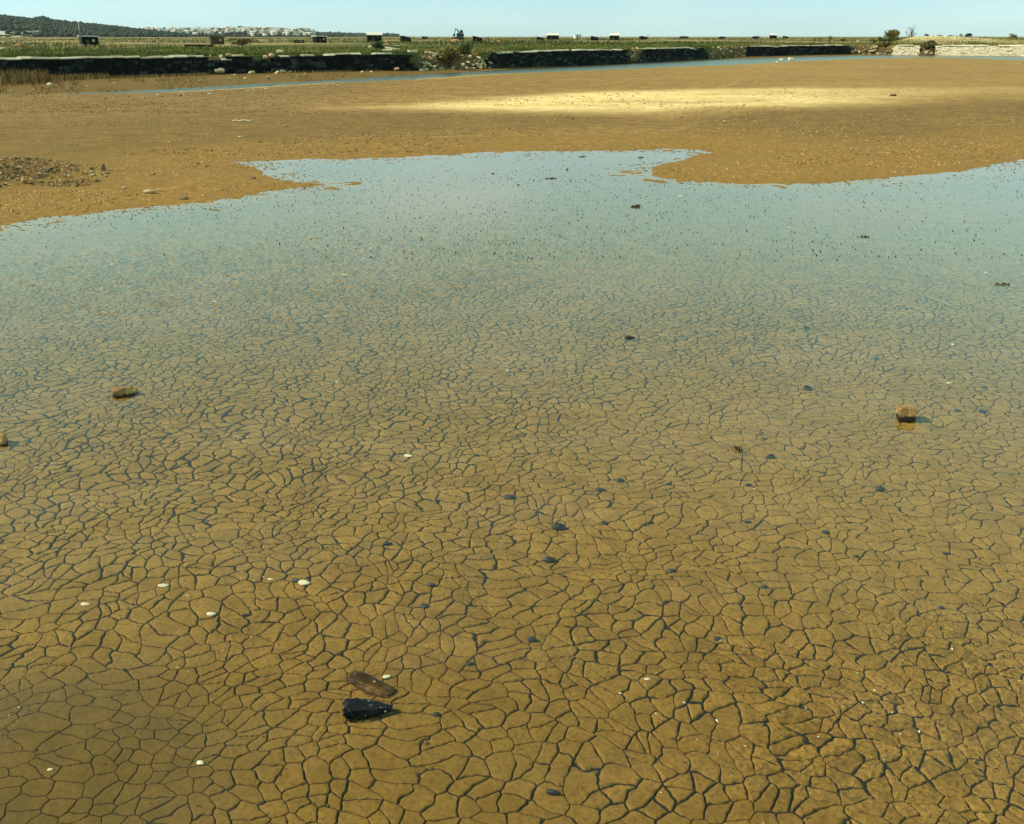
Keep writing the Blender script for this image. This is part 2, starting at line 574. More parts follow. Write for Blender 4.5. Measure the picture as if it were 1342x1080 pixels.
M_pebble = stone_mat('dark_pebble', [(0.2, (0.012, 0.015, 0.018)), (0.8, (0.040, 0.046, 0.050))], rough=0.5, nscale=20, use_rnd=False, bmp=0.004)
M_shell = stone_mat('white_shell', [(0.2, (0.55, 0.47, 0.30)), (0.8, (0.90, 0.85, 0.70))], rough=0.55, nscale=30, use_rnd=False, bmp=0.002)
M_wood = plain_mat('weathered_wood', (0.035, 0.026, 0.018), (0.10, 0.07, 0.04), 12)
M_palewood = plain_mat('bleached_plank', (0.45, 0.38, 0.26), (0.70, 0.62, 0.46), 6)
M_hut = plain_mat('dark_hut_board', (0.006, 0.006, 0.007), (0.022, 0.020, 0.020), 5, spec=0.1)
M_roof = plain_mat('pale_roof', (0.62, 0.58, 0.52), (0.84, 0.81, 0.76), 2.5, 0.6)
M_clay = plain_mat('orange_clay', (0.34, 0.135, 0.035), (0.50, 0.27, 0.10), 2.0, 0.9)
M_steel = plain_mat('grey_metal', (0.14, 0.15, 0.14), (0.24, 0.25, 0.23), 6, 0.5, 0.3)
M_machine = plain_mat('machine_dark_paint', (0.020, 0.022, 0.026), (0.05, 0.05, 0.05), 2, 0.5)
M_bark = plain_mat('bark', (0.05, 0.038, 0.024), (0.12, 0.09, 0.06), 10)
M_house = plain_mat('pale_render', (0.62, 0.57, 0.50), (0.80, 0.77, 0.72), 0.2)
M_tile = plain_mat('roof_tile', (0.42, 0.20, 0.12), (0.55, 0.32, 0.20), 0.3)
M_window = plain_mat('window_glass', (0.02, 0.025, 0.03), (0.05, 0.06, 0.07), 1.0, 0.2)
M_grass = leaf_mat('grass_blades', [(0.0, (0.045, 0.066, 0.012)), (0.40, (0.105, 0.135, 0.024)), (0.75, (0.20, 0.190, 0.045)), (1.0, (0.36, 0.28, 0.11))])
M_scrub = leaf_mat('scrub_tufts', [(0.0, (0.040, 0.060, 0.016)), (0.5, (0.10, 0.11, 0.030)), (1.0, (0.30, 0.23, 0.10))])
M_dry = leaf_mat('dry_reeds', [(0.0, (0.10, 0.065, 0.025)), (0.6, (0.25, 0.16, 0.06)), (1.0, (0.42, 0.30, 0.13))])
M_stub = leaf_mat('dry_stubble', [(0.0, (0.15, 0.088, 0.040)), (0.5, (0.29, 0.178, 0.070)), (1.0, (0.46, 0.31, 0.13))])
M_tick = leaf_mat('wet_stubble', [(0.0, (0.012, 0.012, 0.008)), (0.7, (0.05, 0.035, 0.015)), (1.0, (0.16, 0.09, 0.03))])
M_leaf = leaf_mat('shrub_leaves', [(0.0, (0.022, 0.040, 0.010)), (0.5, (0.05, 0.08, 0.018)), (1.0, (0.12, 0.14, 0.035))])
M_ochreleaf = leaf_mat('ochre_leaves', [(0.0, (0.04, 0.05, 0.010)), (0.5, (0.13, 0.12, 0.02)), (1.0, (0.34, 0.26, 0.05))])
M_drybush = leaf_mat('dry_bush_leaves', [(0.0, (0.05, 0.045, 0.018)), (0.5, (0.13, 0.11, 0.04)), (1.0, (0.30, 0.23, 0.10))])
M_forest = leaf_mat('forest_leaves', [(0.0, (0.012, 0.022, 0.018)), (0.6, (0.024, 0.040, 0.028)), (1.0, (0.046, 0.066, 0.036))])


def land_material():
    m, t, b, out = new_mat('meadow_soil')
    P = pos(t)
    n1 = noise(t, vmul(t, P, (0.25, 0.6, 1)), 0.5, 6, 0.65)
    n2 = noise(t, P, 3.0, 4, 0.6)
    g = mixc(t, maprange(t, n2, 0.3, 0.7), (0.055, 0.080, 0.017), (0.105, 0.125, 0.035))
    g = mixc(t, maprange(t, n1, 0.52, 0.66), g, (0.30, 0.22, 0.09))
    s = mixc(t, maprange(t, noise(t, P, 0.9, 5, 0.7), 0.35, 0.65), (0.52, 0.40, 0.19), (0.76, 0.63, 0.36))
    n3 = noise(t, vmul(t, P, (0.05, 0.016, 1)), 1.0, 5, 0.7)
    far = mixc(t, maprange(t, n3, 0.42, 0.60), (0.080, 0.092, 0.028), (0.34, 0.26, 0.12))
    ln = nd(t, 'ShaderNodeVectorMath', operation='LENGTH')
    t.links.new(P, ln.inputs[0])
    g = mixc(t, maprange(t, ln.outputs['Value'], 75, 190), g, far)
    c = mixc(t, attr(t, 'sand'), g, s)
    c = mixc(t, attr(t, 'earth'), c, mixc(t, n2, (0.10, 0.068, 0.03), (0.20, 0.135, 0.06)))
    t.links.new(c, b.inputs['Base Color'])
    b.inputs['Roughness'].default_value = 0.95
    b.inputs['Specular IOR Level'].default_value = 0.1
    bump(t, b, noise(t, P, 4.0, 5, 0.7), 0.6, 0.1)
    return m


M_land = land_material()

# ------------------------------------------------------------------ the lie of the land
POND = px_poly([(-600, 440), (-200, 330), (0, 295), (60, 285), (110, 279), (160, 273), (215, 268), (280, 262), (340, 253),
                (390, 247), (425, 243), (390, 238), (355, 230), (330, 221), (305, 213), (350, 211), (400, 209.5), (460, 208),
                (520, 206), (560, 203.5), (640, 200.5), (720, 198), (790, 196.5), (860, 196), (905, 197), (940, 201.5), (905, 207),
                (880, 214), (850, 222), (842, 227), (862, 232), (905, 235.5), (960, 238.5), (1030, 240.5), (1090, 240), (1150, 236.5),
                (1205, 231), (1260, 224), (1300, 216), (1342, 209), (1500, 190), (1750, 170)], [(60, 5), (40, -8), (-40, -8)])
CANAL = px_poly([(-400, 132), (0, 125), (70, 124), (140, 122.5), (200, 122), (300, 116.5), (420, 109), (520, 105.5), (640, 97.5), (760, 93), (870, 88.5),
                 (960, 85), (1050, 80), (1130, 77.5), (1180, 76.3), (1230, 76), (1290, 78), (1342, 80), (1600, 90),
                 (1600, 80), (1342, 73), (1230, 71.8), (1180, 72), (1110, 73), (1050, 74.5), (940, 78), (860, 81.5), (780, 85),
                 (680, 90), (600, 95), (540, 98.2), (420, 106), (300, 112), (200, 118), (140, 120.5), (70, 123), (0, 124), (-400, 131)])
PALE = px_poly([(440, 150), (520, 141), (620, 132), (760, 125), (900, 121), (1050, 119), (1342, 118), (1600, 117), (1600, 138), (1342, 132),
                (1200, 139), (1080, 146), (960, 151), (860, 157), (740, 155), (600, 152)])
SCRAP = px_poly([(-100, 222), (40, 212), (90, 216), (150, 225), (120, 234), (60, 242), (-100, 256)])
LUMPY = px_poly([(-100, 340), (60, 320), (180, 300), (330, 292), (520, 285), (760, 300), (760, 345), (560, 380), (330, 400), (120, 400), (-100, 420)])
SPIT = px_poly([(380, 245), (440, 236), (520, 228), (640, 229), (730, 226), (850, 224), (930, 232), (930, 236), (760, 234), (640, 236), (520, 244), (430, 252)])


def gz(x, y, detail=True):
    x, y = np.atleast_1d(np.asarray(x, float)), np.atleast_1d(np.asarray(y, float))
    wx, wy = x + 0.5 * vnoise(x, y, 0.7, 3, 4), y + 0.9 * vnoise(x, y, 0.55, 9, 4)
    s = sdist(wx, wy, POND)
    c = -sdist(x, y, CANAL)
    n1 = vnoise(x, y, 5.0, 21, 4)
    near = sstep(s, 0.3, 2.5)
    zin = -(0.002 + 0.020 * sstep(s, 0.0, 3.5))
    zout = 0.003 + 0.16 * (1 - np.exp(-np.maximum(-s, 0) / 7.0))
    z = np.where(s > 0, zin, zout) + n1 * 0.013 * (1 - 0.85 * near)
    lump = sstep(sdist(x, y, LUMPY), -0.6, 1.0)
    z = z + lump * (0.006 + 0.012 * vnoise(x, y, 1.3, 35, 2) + 0.034 * vnoise(x, y, 15.0, 31, 2))
    spit = sstep(sdist(x, y, SPIT), -0.2, 0.5)
    z = z + spit * (0.001 + 0.016 * vnoise(x, y, 6.0, 33, 3))
    z = z + sstep(sdist(x, y, SCRAP), -0.3, 0.6) * (0.05 + 0.08 * vnoise(x, y, 2.0, 5, 3))
    z = z + np.where(s < -1.0, 0.03 * vnoise(x, y, 0.5, 8, 3), 0)
    zc = np.where(c > 0, 0.0 + 0.05 * np.minimum(c, 4.0) + 0.03 * vnoise(x, y, 1.0, 2, 3) * sstep(c, 0, 1), -0.12 * sstep(-c, 0, 1.0))
    return np.minimum(z, zc) if detail else np.minimum(z, zc)


def gz1(p):
    return float(gz(p[0], p[1])[0])


def on_ground(px, py):
    p = at(px, py, 0.0)
    for _ in range(3):
        p = at(px, py, gz1(p))
    return p


# ------------------------------------------------------------------ mud flat: one sheet, finer near the eye
rr_ = [0.9]
while rr_[-1] < 210:
    r = rr_[-1]
    rr_.append(r + min(max((r * r + CAM_H ** 2) / CAM_H * (0.0008 if 10 < r < 24 else 0.0008 if r < 5 else 0.0011), 0.0025), 0.9))
rr_ = np.array(rr_)
aa = np.linspace(R(-44), R(44), 1450)
RR, AA = np.meshgrid(rr_, aa, indexing='ij')
MX, MY = (RR * np.sin(AA)).ravel(), (RR * np.cos(AA)).ravel()
MZ = gz(MX, MY)
nr, na = RR.shape
idx = np.arange(nr * na).reshape(nr, na)
quads = np.stack([idx[:-1, :-1], idx[:-1, 1:], idx[1:, 1:], idx[1:, :-1]], -1).reshape(-1, 4)
sp_, sc_ = sdist(MX, MY, POND), -sdist(MX, MY, CANAL)
rad = RR.ravel()


def wblob(px, py, rx, ry, z=0.0):
    c = at(px, py, z)
    return 1 - sstep(np.hypot((MX - c.x) / rx, (MY - c.y) / ry), 0.35, 1.0)


dark_mud = np.clip(0.42 * (1 - sstep(rad, 2.4, 4.6)) * np.clip(0.6 + 1.6 * vnoise(MX, MY, 0.9, 44, 3) - 0.25 * MX, 0, 1.6) + 0.75 * wblob(20, 985, 0.95, 0.75) * (0.8 + 1.4 * vnoise(MX, MY, 2.0, 45, 3)) + 0.7 * wblob(-80, 1060, 1.2, 0.6), 0, 1)  # silty lower left, plus mud darkening towards the near edge and the left
soft = wblob(1180, 620, 2.4, 2.4)
a_crack = (1 - 0.65 * dark_mud) * (1 - 0.40 * soft) * (1 + 0.7 * sstep(rad, 4.0, 9.5)) * (0.95 + 0.5 * vnoise(MX, MY, 0.6, 41, 3))
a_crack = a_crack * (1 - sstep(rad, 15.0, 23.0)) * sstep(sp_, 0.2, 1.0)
a_fine = np.clip(0.50 + 1.4 * vnoise(MX, MY, 0.5, 43, 3) + 0.35 * wblob(250, 640, 3, 3), 0, 1) * (1 - dark_mud) * (1 - 0.5 * soft)
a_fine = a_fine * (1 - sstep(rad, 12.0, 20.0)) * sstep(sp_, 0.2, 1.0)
a_rip = np.clip(0.9 * wblob(1150, 900, 1.5, 1.0) * (0.55 + 1.6 * vnoise(MX, MY, 1.7, 47, 3)) + 0.12 * dark_mud, 0, 1)
dry = np.clip(-sp_, 0, None)
a_pale = sstep(sdist(MX + 3 * vnoise(MX, MY, 0.12, 51, 3), MY + 2.5 * vnoise(MX, MY, 0.15, 52, 4), PALE), -1.5, 2.5)
edge = (1 - sstep(sc_, 1.0, 2.6)) * sstep(sc_, 0.1, 0.5) * (MY < 1.19 * MX + 400)
nearside = sdist(MX, MY, px_poly([(-400, 131.5), (0, 124.5), (200, 120), (420, 107.5), (640, 96.5), (870, 86), (1050, 78), (1342, 77), (1600, 86), (1600, 160), (-400, 200)])) > -0.5
a_pale = np.clip(a_pale + 0.75 * edge * nearside, 0, 1)
a_pale = a_pale * (1 - 0.5 * sstep(MX, 8, 20))
a_pale = np.maximum(a_pale, 0.30 * sstep(MX, 2, 14) * nearside * sstep(dry, 9, 14) * (0.8 + vnoise(MX, MY, 0.2, 58, 3)))
a_mauve = sstep(sc_, 1.5, 3.5) * sstep(dry, 9.0, 14.0) * nearside * (1 - a_pale) * (1 - 0.7 * sstep(MX, -6, 14))
a_olive = np.clip(sstep(dry, 2.0, 5.0) * (1 - sstep(dry, 9, 14)) * (0.9 + vnoise(MX, MY, 0.25, 57, 3)), 0, 1) * (1 - a_pale)
a_bank = (~nearside) * 0.9 * sstep(rad, 30, 40) * sstep(sc_, 0.1, 0.6)
a_olive = np.clip(a_olive + (~nearside) * 0.7 * sstep(rad, 30, 40), 0, 1)
a_olive = np.clip(a_olive + 0.95 * sstep(dry, 0.6, 4.0) * (1 - sstep(MX, -10, -2)), 0, 1) * (1 - a_pale)
a_crumb = sstep(dry, 0.3, 1.2) * (1 - a_pale) * (1 - sstep(rad, 30, 42))
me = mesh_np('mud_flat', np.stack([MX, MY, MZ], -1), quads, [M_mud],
             {'crack': a_crack, 'fine': a_fine, 'ripple': a_rip * (rad < 9), 'near': 1 - sstep(rad, 5, 10), 'deep': 1 - sstep(rad, 8, 13), 'flat': sstep(dry, 0.2, 2.0) * nearside * (1 - 0.92 * a_pale), 'dark_mud': np.clip(dark_mud + a_bank, 0, 1), 'mid_pale': sstep(rad, 3.0, 5.2) * (1 - sstep(rad, 9, 14)) * sstep(sp_, 0.5, 2) * 0.18,
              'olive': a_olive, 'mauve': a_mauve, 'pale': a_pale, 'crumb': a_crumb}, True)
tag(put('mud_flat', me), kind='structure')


def sheet(name, x0, x1, y0, y1, mat):
    m_ = mesh_np(name, [(x0, y0, 0), (x1, y0, 0), (x1, y1, 0), (x0, y1, 0)], np.array([(0, 1, 2, 3)]), [mat])
    return tag(put(name, m_), kind='structure')


sheet('pond_water', -45, 60, -6, 25.5, M_pond)
sheet('canal_water', -190, 240, 27, 200, M_canal)

# ------------------------------------------------------------------ the raised land behind the walls
Z_TOP = 1.22
TOPX = [-150, 0, 270, 345, 545, 650, 800, 930, 980, 1060, 1118, 1165, 1342, 1700]
TOPY = [79.5, 76, 72, 71.2, 69, 67, 64.3, 61.4, 60.3, 59.3, 58.8, 58.7, 59.4, 61.5]


def edge_pt(px):
    p = at(px, float(np.interp(px, TOPX, TOPY)), Z_TOP)
    return Vector((p.x, p.y, 0))


BREACH = [(547, 628), (826, 836), (931, 977), (1119, 1164), (1206, 1227)]
e0, e1 = edge_pt(-150), edge_pt(0)
ed = (e0 - e1).normalized()
EDGE, EBR = [], []
for k in range(14, 0, -1):
    EDGE.append(e0 + ed * k * 5.0)
    EBR.append(0)
for px in np.arange(-150, 1700, 4.0):
    EDGE.append(edge_pt(px))
    EBR.append(max([min(1, max(0, min((px - a) / 6 + 0.3, (b - px) / 6 + 0.3))) for a, b in BREACH]))
EDGE.append(Vector((150, 85, 0)))
EBR.append(0)
EDGE.append(Vector((300, 30, 0)))
EBR.append(0)
EX, EY = np.array([p.x for p in EDGE]), np.array([p.y for p in EDGE])
EBR = np.array(EBR)
ER = np.hypot(EX, EY)
EA = np.arctan2(EX, EY)
offs = [0.0, 0.4, 0.9, 1.5, 2.3, 3.3, 4.5, 6, 8, 10, 12.5, 15, 18, 21, 25, 29, 34, 40, 47, 55, 65, 80, 100, 130, 180, 260, 400, 700, 1200, 2500, 5000, 12000]


def land_z(x, y):
    x, y = np.atleast_1d(np.asarray(x, float)), np.atleast_1d(np.asarray(y, float))
    a, r = np.arctan2(x, y), np.hypot(x, y)
    o = r - np.interp(a, EA, ER)
    z = Z_TOP - 0.08 + 0.16 * vnoise(x, y, 0.25, 61, 4) * sstep(o, 0, 2) * (1 - sstep(o, 80, 300))
    sand = sand_amt(x, y, a, o)
    return z + sand * (1.05 + 0.5 * vnoise(x, y, 0.12, 63, 4)), sand


def sand_amt(x, y, a, o):
    px = 671 + np.tan(a) * FPX / CP
    s = sstep(px, 1150, 1205) * (1 - 0.42 * sstep(px, 1230, 1345))
    return s * sstep(o, 5, 20) * (1 - sstep(o, 45, 95))


rows = []
sk_r = np.where(EBR > 0, ER - 0.5 * EBR, ER + 0.30)
rows.append((sk_r, np.full_like(ER, -0.1)))
mid_r = ER + 0.32 + 0.9 * EBR
rows.append(((sk_r + mid_r) / 2, 0.55 + 0.1 * EBR))
for k, o in enumerate(offs):
    rows.append((mid_r + o, None))
LV, LS, LE = [], [], []
for k, (r, z) in enumerate(rows):
    x, y = r * np.sin(EA), r * np.cos(EA)
    zz, s = land_z(x, y)
    if z is not None:
        zz = np.minimum(z, zz)
    LV.append(np.stack([x, y, zz], -1))
    LS.append(s)
    LE.append(np.full(len(r), 1.0 if k < 2 else 0.0) + (0.8 * EBR if k in (2, 3) else 0))
nr, na = len(rows), len(ER)
idx = np.arange(nr * na).reshape(nr, na)
quads = np.stack([idx[:-1, :-1], idx[:-1, 1:], idx[1:, 1:], idx[1:, :-1]], -1).reshape(-1, 4)
me = mesh_np('grass_land', np.concatenate(LV), quads, [M_land], {'sand': np.concatenate(LS), 'earth': np.clip(np.concatenate(LE), 0, 1)}, True)
tag(put('grass_land', me), kind='structure')


# ------------------------------------------------------------------ walls of squared stones
def polyline(xa, xb, back=0.0):
    return [edge_pt(x) for x in np.arange(xa, xb + 0.1, (xb - xa) / max(2, int((xb - xa) / 12)))]


def build_wall(xa, xb, label, stone, cope, dips=(), group=None, ends=(0, 0)):
    pts = polyline(xa, xb)
    if xa <= -150:
        pts = [e0 + ed * 60.0] + pts
    cum = [0.0]
    for a, b in zip(pts, pts[1:]):
        cum.append(cum[-1] + (b - a).length)
    L = cum[-1]

    def P(s):
        s = min(max(s, 0), L - 1e-4)
        i = max(k for k in range(len(cum) - 1) if cum[k] <= s)
        d = (pts[i + 1] - pts[i]).normalized()
        return pts[i] + d * (s - cum[i]), d

    def px_at(p):
        return 671 + p.x / (p.y * CP) * FPX * 0.94 if False else 671 + p.x * FPX / (p.y * CP + (CAM_H - 1) * SP)

    def top(p):
        x = px_at(p)
        z = Z_TOP - 0.10 * max(0.0, float(vnoise(p.x, p.y, 0.22, 55, 3)) * 4.0 - 0.1)
        for a, b, dz in dips:
            if a < x < b:
                z -= dz * min(1, (x - a) / 5, (b - x) / 5)
        return z
    mb, cp = MB(), MB()
    z, course = -0.05, 0
    while z < Z_TOP - 0.12:
        hgt = rnd.uniform(0.13, 0.21)
        if z + hgt > Z_TOP - 0.06:
            hgt = Z_TOP - 0.07 - z
        s = rnd.uniform(-0.3, 0)
        while s < L:
            ln = rnd.uniform(0.22, 0.62)
            p, d = P(s + ln / 2)
            # ragged, stepped ends
            step = 0.0
            if ends[0] and s < ends[0] * (z / Z_TOP):
                step = 1
            if ends[1] and s > L - ends[1] * (z / Z_TOP):
                step = 1
            if z + hgt * 0.5 < top(p) - 0.05 and not step and rnd.random() > 0.035:
                n = Vector((-d.y, d.x, 0))
                M = Matrix((d, n, Vector((0, 0, 1)))).transposed()
                c = p + n * (0.2 + rnd.uniform(-0.055, 0.03)) + Vector((0, 0, z + hgt / 2))
                mb.box(c, (ln - 0.02, 0.42, hgt - 0.018), M, 0.014)
            s += ln
        z += hgt
        course += 1
    # earth and small stones packed behind the joints
    s = 0.0
    while s < L - 0.1:
        ln = min(1.0, L - s)
        p, d = P(s + ln / 2)
        n = Vector((-d.y, d.x, 0))
        M = Matrix((d, n, Vector((0, 0, 1)))).transposed()
        tz = min(top(P(s)[0]), top(p), top(P(s + ln)[0])) - 0.14
        if (not ends[0] or s > ends[0]) and (not ends[1] or s + ln < L - ends[1]):
            mb.box(p + n * 0.21 + Vector((0, 0, (tz - 0.1) / 2)), (ln + 0.01, 0.3, tz + 0.1), M, 0, 0.1)
        s += ln
    s = 0.0
    while s < L - 0.2:
        ln = rnd.uniform(0.5, 1.1)
        p, d = P(s + ln / 2)
        tz = top(p)
        if (not ends[0] or s > ends[0] * 0.9) and (not ends[1] or s + ln < L - ends[1] * 0.9) and rnd.random() < (0.93 if tz > Z_TOP - 0.05 else 0.5):
            n = Vector((-d.y, d.x, 0))
            M = Matrix((d, n, Vector((0, 0, 1)))).transposed()
            M = M @ Matrix.Rotation(rnd.uniform(-0.03, 0.03), 3, 'Y') @ Matrix.Rotation(rnd.uniform(-0.05, 0.05), 3, 'Z')
            o_ = p + n * (0.17 + rnd.uniform(-0.03, 0.03)) + Vector((0, 0, tz - 0.05 + rnd.uniform(-0.012, 0.02)))
            hf, tk = (ln - 0.02) / 2, rnd.uniform(0.05, 0.09)
            prof = [(-0.27, -0.04), (-0.26, 0.0), (-0.08, tk), (0.26, tk - 0.02), (0.26, -0.04)]
            vv = [o_ + M @ Vector((sx_ * hf + rnd.uniform(-0.012, 0.012), yy + rnd.uniform(-0.012, 0.012), zz_ + rnd.uniform(-0.01, 0.01))) for sx_ in (-1, 1) for yy, zz_ in prof]
            cp.add(vv, [(0, 5, 6, 1), (1, 6, 7, 2), (2, 7, 8, 3), (3, 8, 9, 4), (4, 9, 5, 0), (0, 1, 2), (0, 2, 3), (0, 3, 4), (5, 7, 6), (5, 8, 7), (5, 9, 8)])
        s += ln
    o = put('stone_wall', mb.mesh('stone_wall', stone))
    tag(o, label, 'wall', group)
    put('coping', cp.mesh('coping', cope), o)
    return o


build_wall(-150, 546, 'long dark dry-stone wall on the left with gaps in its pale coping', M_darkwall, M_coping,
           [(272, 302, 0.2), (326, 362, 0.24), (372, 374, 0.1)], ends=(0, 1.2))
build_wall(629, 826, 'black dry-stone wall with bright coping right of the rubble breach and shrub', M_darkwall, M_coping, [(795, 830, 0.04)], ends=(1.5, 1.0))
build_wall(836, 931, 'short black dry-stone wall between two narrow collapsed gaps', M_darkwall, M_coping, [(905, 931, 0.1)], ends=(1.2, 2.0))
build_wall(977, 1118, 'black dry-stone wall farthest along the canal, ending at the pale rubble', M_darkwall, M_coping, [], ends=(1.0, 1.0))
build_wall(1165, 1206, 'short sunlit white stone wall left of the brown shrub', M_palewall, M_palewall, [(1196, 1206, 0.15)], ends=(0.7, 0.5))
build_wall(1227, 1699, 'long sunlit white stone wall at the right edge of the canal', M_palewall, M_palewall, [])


# ------------------------------------------------------------------ stones
def rock_mesh(name, mat, seed, size=(1, 1, 1), sub=3, planes=9, box=0.0, taper=None, nz=0.06, nsc=2.0, smooth=False):
    """angular stone: unit directions clipped by random planes, then scaled, tapered, roughened"""
    rs = random.Random(seed)
    bm = bmesh.new()
    bmesh.ops.create_icosphere(bm, subdivisions=sub, radius=1.0)
    pl = []
    for k in range(planes):
        n = Vector((rs.gauss(0, 1), rs.gauss(0, 1), rs.gauss(0, 1))).normalized()
        pl.append((n, rs.uniform(0.68, 0.95)))
    if box:
        for ax in range(3):
            for sgn in (-1, 1):
                n = Vector([sgn if i == ax else rs.uniform(-0.14, 0.14) for i in range(3)]).normalized()
                pl.append((n, box))
    from mathutils import noise as mn
    off = Vector((rs.uniform(0, 50), rs.uniform(0, 50), 0))
    for v in bm.verts:
        u = v.co.normalized()
        r = 1.0
        for n, d in pl:
            q = u.dot(n)
            if q > 0.05:
                r = min(r, d / q)
        r += nz * (mn.noise(u * nsc + off) + 0.5 * mn.noise(u * nsc * 2.3 + off) + 0.25 * mn.noise(u * nsc * 5 + off))
        p = u * r
        f = 1.0
        if taper:
            f = taper[0] + (taper[1] - taper[0]) * (p.x * 0.5 + 0.5)
        v.co = Vector((p.x * size[0] / 2, p.y * size[1] / 2 * f, p.z * size[2] / 2 * f))
    me_ = bpy.data.meshes.new(name)
    bm.to_mesh(me_)
    bm.free()
    me_.materials.append(mat)
    me_.polygons.foreach_set('use_smooth', np.full(len(me_.polygons), smooth))
    a = me_.attributes.new('rnd', 'FLOAT', 'POINT')
    a.data.foreach_set('value', np.full(len(me_.vertices), rs.random(), np.float32))
    return me_


def stone(name, px, py, size, mat, label, cat, rz=0.0, ry=0.0, sink=0.25, group=None, **kw):
    p = on_ground(px, py)
    me_ = rock_mesh(name, mat, int(px * 31 + py * 7), size, **kw)
    o = put(name, me_, None, (p.x, p.y, p.z + size[2] * (0.5 - sink)), (0, ry, rz))
    return tag(o, label, cat, group)


stone('stone', 486, 902, (0.225, 0.095, 0.055), M_brown, 'long brown wet stone lying beside the black pointed stone', 'stone', rz=R(-27), ry=R(7), sink=0.22,
      sub=5, planes=8, box=0.8, nz=0.08, nsc=3.6, taper=(0.95, 0.85))
stone('stone', 484, 936, (0.225, 0.125, 0.065), M_black, 'black pointed wet stone with white salt specks, in front of the brown one', 'stone', rz=R(2), sink=0.15,
      sub=5, planes=12, box=0.70, nz=0.10, nsc=4.5, taper=(1.3, 0.22))
stone('stone', 165, 519, (0.20, 0.13, 0.10), M_ochre, 'ochre sunlit stone slab standing in the water at the left', 'stone', rz=R(24), sink=0.22,
      sub=4, planes=6, box=0.75, nz=0.04, taper=(1.05, 0.75))
stone('stone', -2, 583, (0.15, 0.11, 0.10), M_ochre, 'brown stone cut by the left edge of the photo, with a dark wedge of shade', 'stone', rz=R(-15), sink=0.25,
      sub=4, planes=6, box=0.8, nz=0.05)
stone('stone', 1186, 551, (0.165, 0.15, 0.15), M_ochre, 'square sunlit stone block with black foot standing alone in the water', 'stone', rz=R(-6), sink=0.2,
      sub=5, planes=3, box=0.60, nz=0.02)

# dark flat pebbles and shells under the film of water
DARK = [(667, 654, 16, 'grey-blue flat pebble under the water near the middle of the pond'),
        (732, 694, 20, 'largest dark pebble of the middle cluster, lying level on cracked mud'),
        (792, 687, 11, 'small dark pebble just right of the largest middle one'),
        (720, 737, 18, 'dark elongated pebble below the largest middle one'),
        (738, 756, 8, 'tiny dark pebble under the dark elongated middle pebble'),
        (787, 644, 14, 'thin dark sliver of stone above the middle cluster of pebbles'),
        (813, 631, 11, 'thin dark chip farthest back in the middle cluster'),
        (876, 636, 9, 'small round dark pebble right of the thin dark slivers'),
        (980, 686, 12, 'round black pebble below the tangled dark weed'),
        (1001, 576, 8, 'small dark pebble just right of and behind the tangled weed'),
        (1010, 601, 14, 'thin dark twig-like chip right of the tangled weed'),
        (981, 637, 9, 'thin dark chip below the tangled weed, above the round black pebble'),
        (1058, 511, 18, 'long dark pebble left of the square stone block and farther back'),
        (1057, 432, 14, 'thin slanting dark chip far out in the water on the right'),
        (825, 446, 20, 'faint blue-grey chip far out in the middle of the water'),
        (880, 750, 13, 'flat dark pebble alone right of the middle cluster'),
        (698, 841, 14, 'dark oval pebble near the front, right of the two big wet stones'),
        (616, 872, 12, 'dark pebble wedged in a crack behind and right of the two big wet stones'),
        (940, 839, 11, 'black pebble beside a white crumb at the front right'),
        (1002, 771, 12, 'small black pebble lying in front of the round black one'),
        (1082, 699, 12, 'dark sliver of stone right of the round black pebble'),
        (1113, 686, 8, 'tiny dark chip beside the dark sliver on the right'),
        (1153, 643, 14, 'dark flat chip below the square stone block'),
        (1122, 731, 9, 'small grey chip lying between the right slivers and the front ripples'),
        (1240, 727, 11, 'blue-black chip nearest the right edge in front'),
        (1255, 540, 9, 'small blue-grey pebble right of the square stone block'),
        (1287, 541, 11, 'thin blue-grey chip farthest right beside the square stone block'),
        (1163, 512, 6, 'tiny blue pebble behind the square stone block'),
        (556, 796, 13, 'dark pebble behind and right of the two big wet stones, on a crack'),
        (566, 769, 13, 'grey flat pebble just behind the dark pebble on a crack'),
        (508, 715, 13, 'thin dark chip behind the white shells, left of the middle'),
        (389, 763, 14, 'brown lump of weed-covered stone beside the biggest white shell'),
        (1234, 798, 9, 'small dark pebble at the right among soft ripples'),
        (234, 645, 8, 'small black pebble on the finely cracked mud at the left'),
        (1257, 430, 7, 'small dark pebble far out near the right edge'),
        (1149, 471, 10, 'dark chip behind the square stone block'),
        (725, 1042, 20, 'black sliver filling a crack at the very bottom edge'),
        (572, 938, 12, 'black pebble in a crack just right of the black pointed stone')]
for k, (px, py, wpx, lab) in enumerate(DARK):
    p = on_ground(px, py)
    L_ = wpx * mpp(p) * (0.75 if py < 520 else 1.05)
    stone('pebble', px, py, (L_, L_ * rnd.uniform(0.5, 0.75), L_ * rnd.uniform(0.40, 0.58)), M_pebble, lab, 'pebble', rz=rnd.uniform(-0.35, 0.35), sink=0.1,
          group='dark pebbles under the water', sub=2, planes=8, nz=0.08, taper=(rnd.uniform(0.8, 1.2), rnd.uniform(0.4, 1.0)))
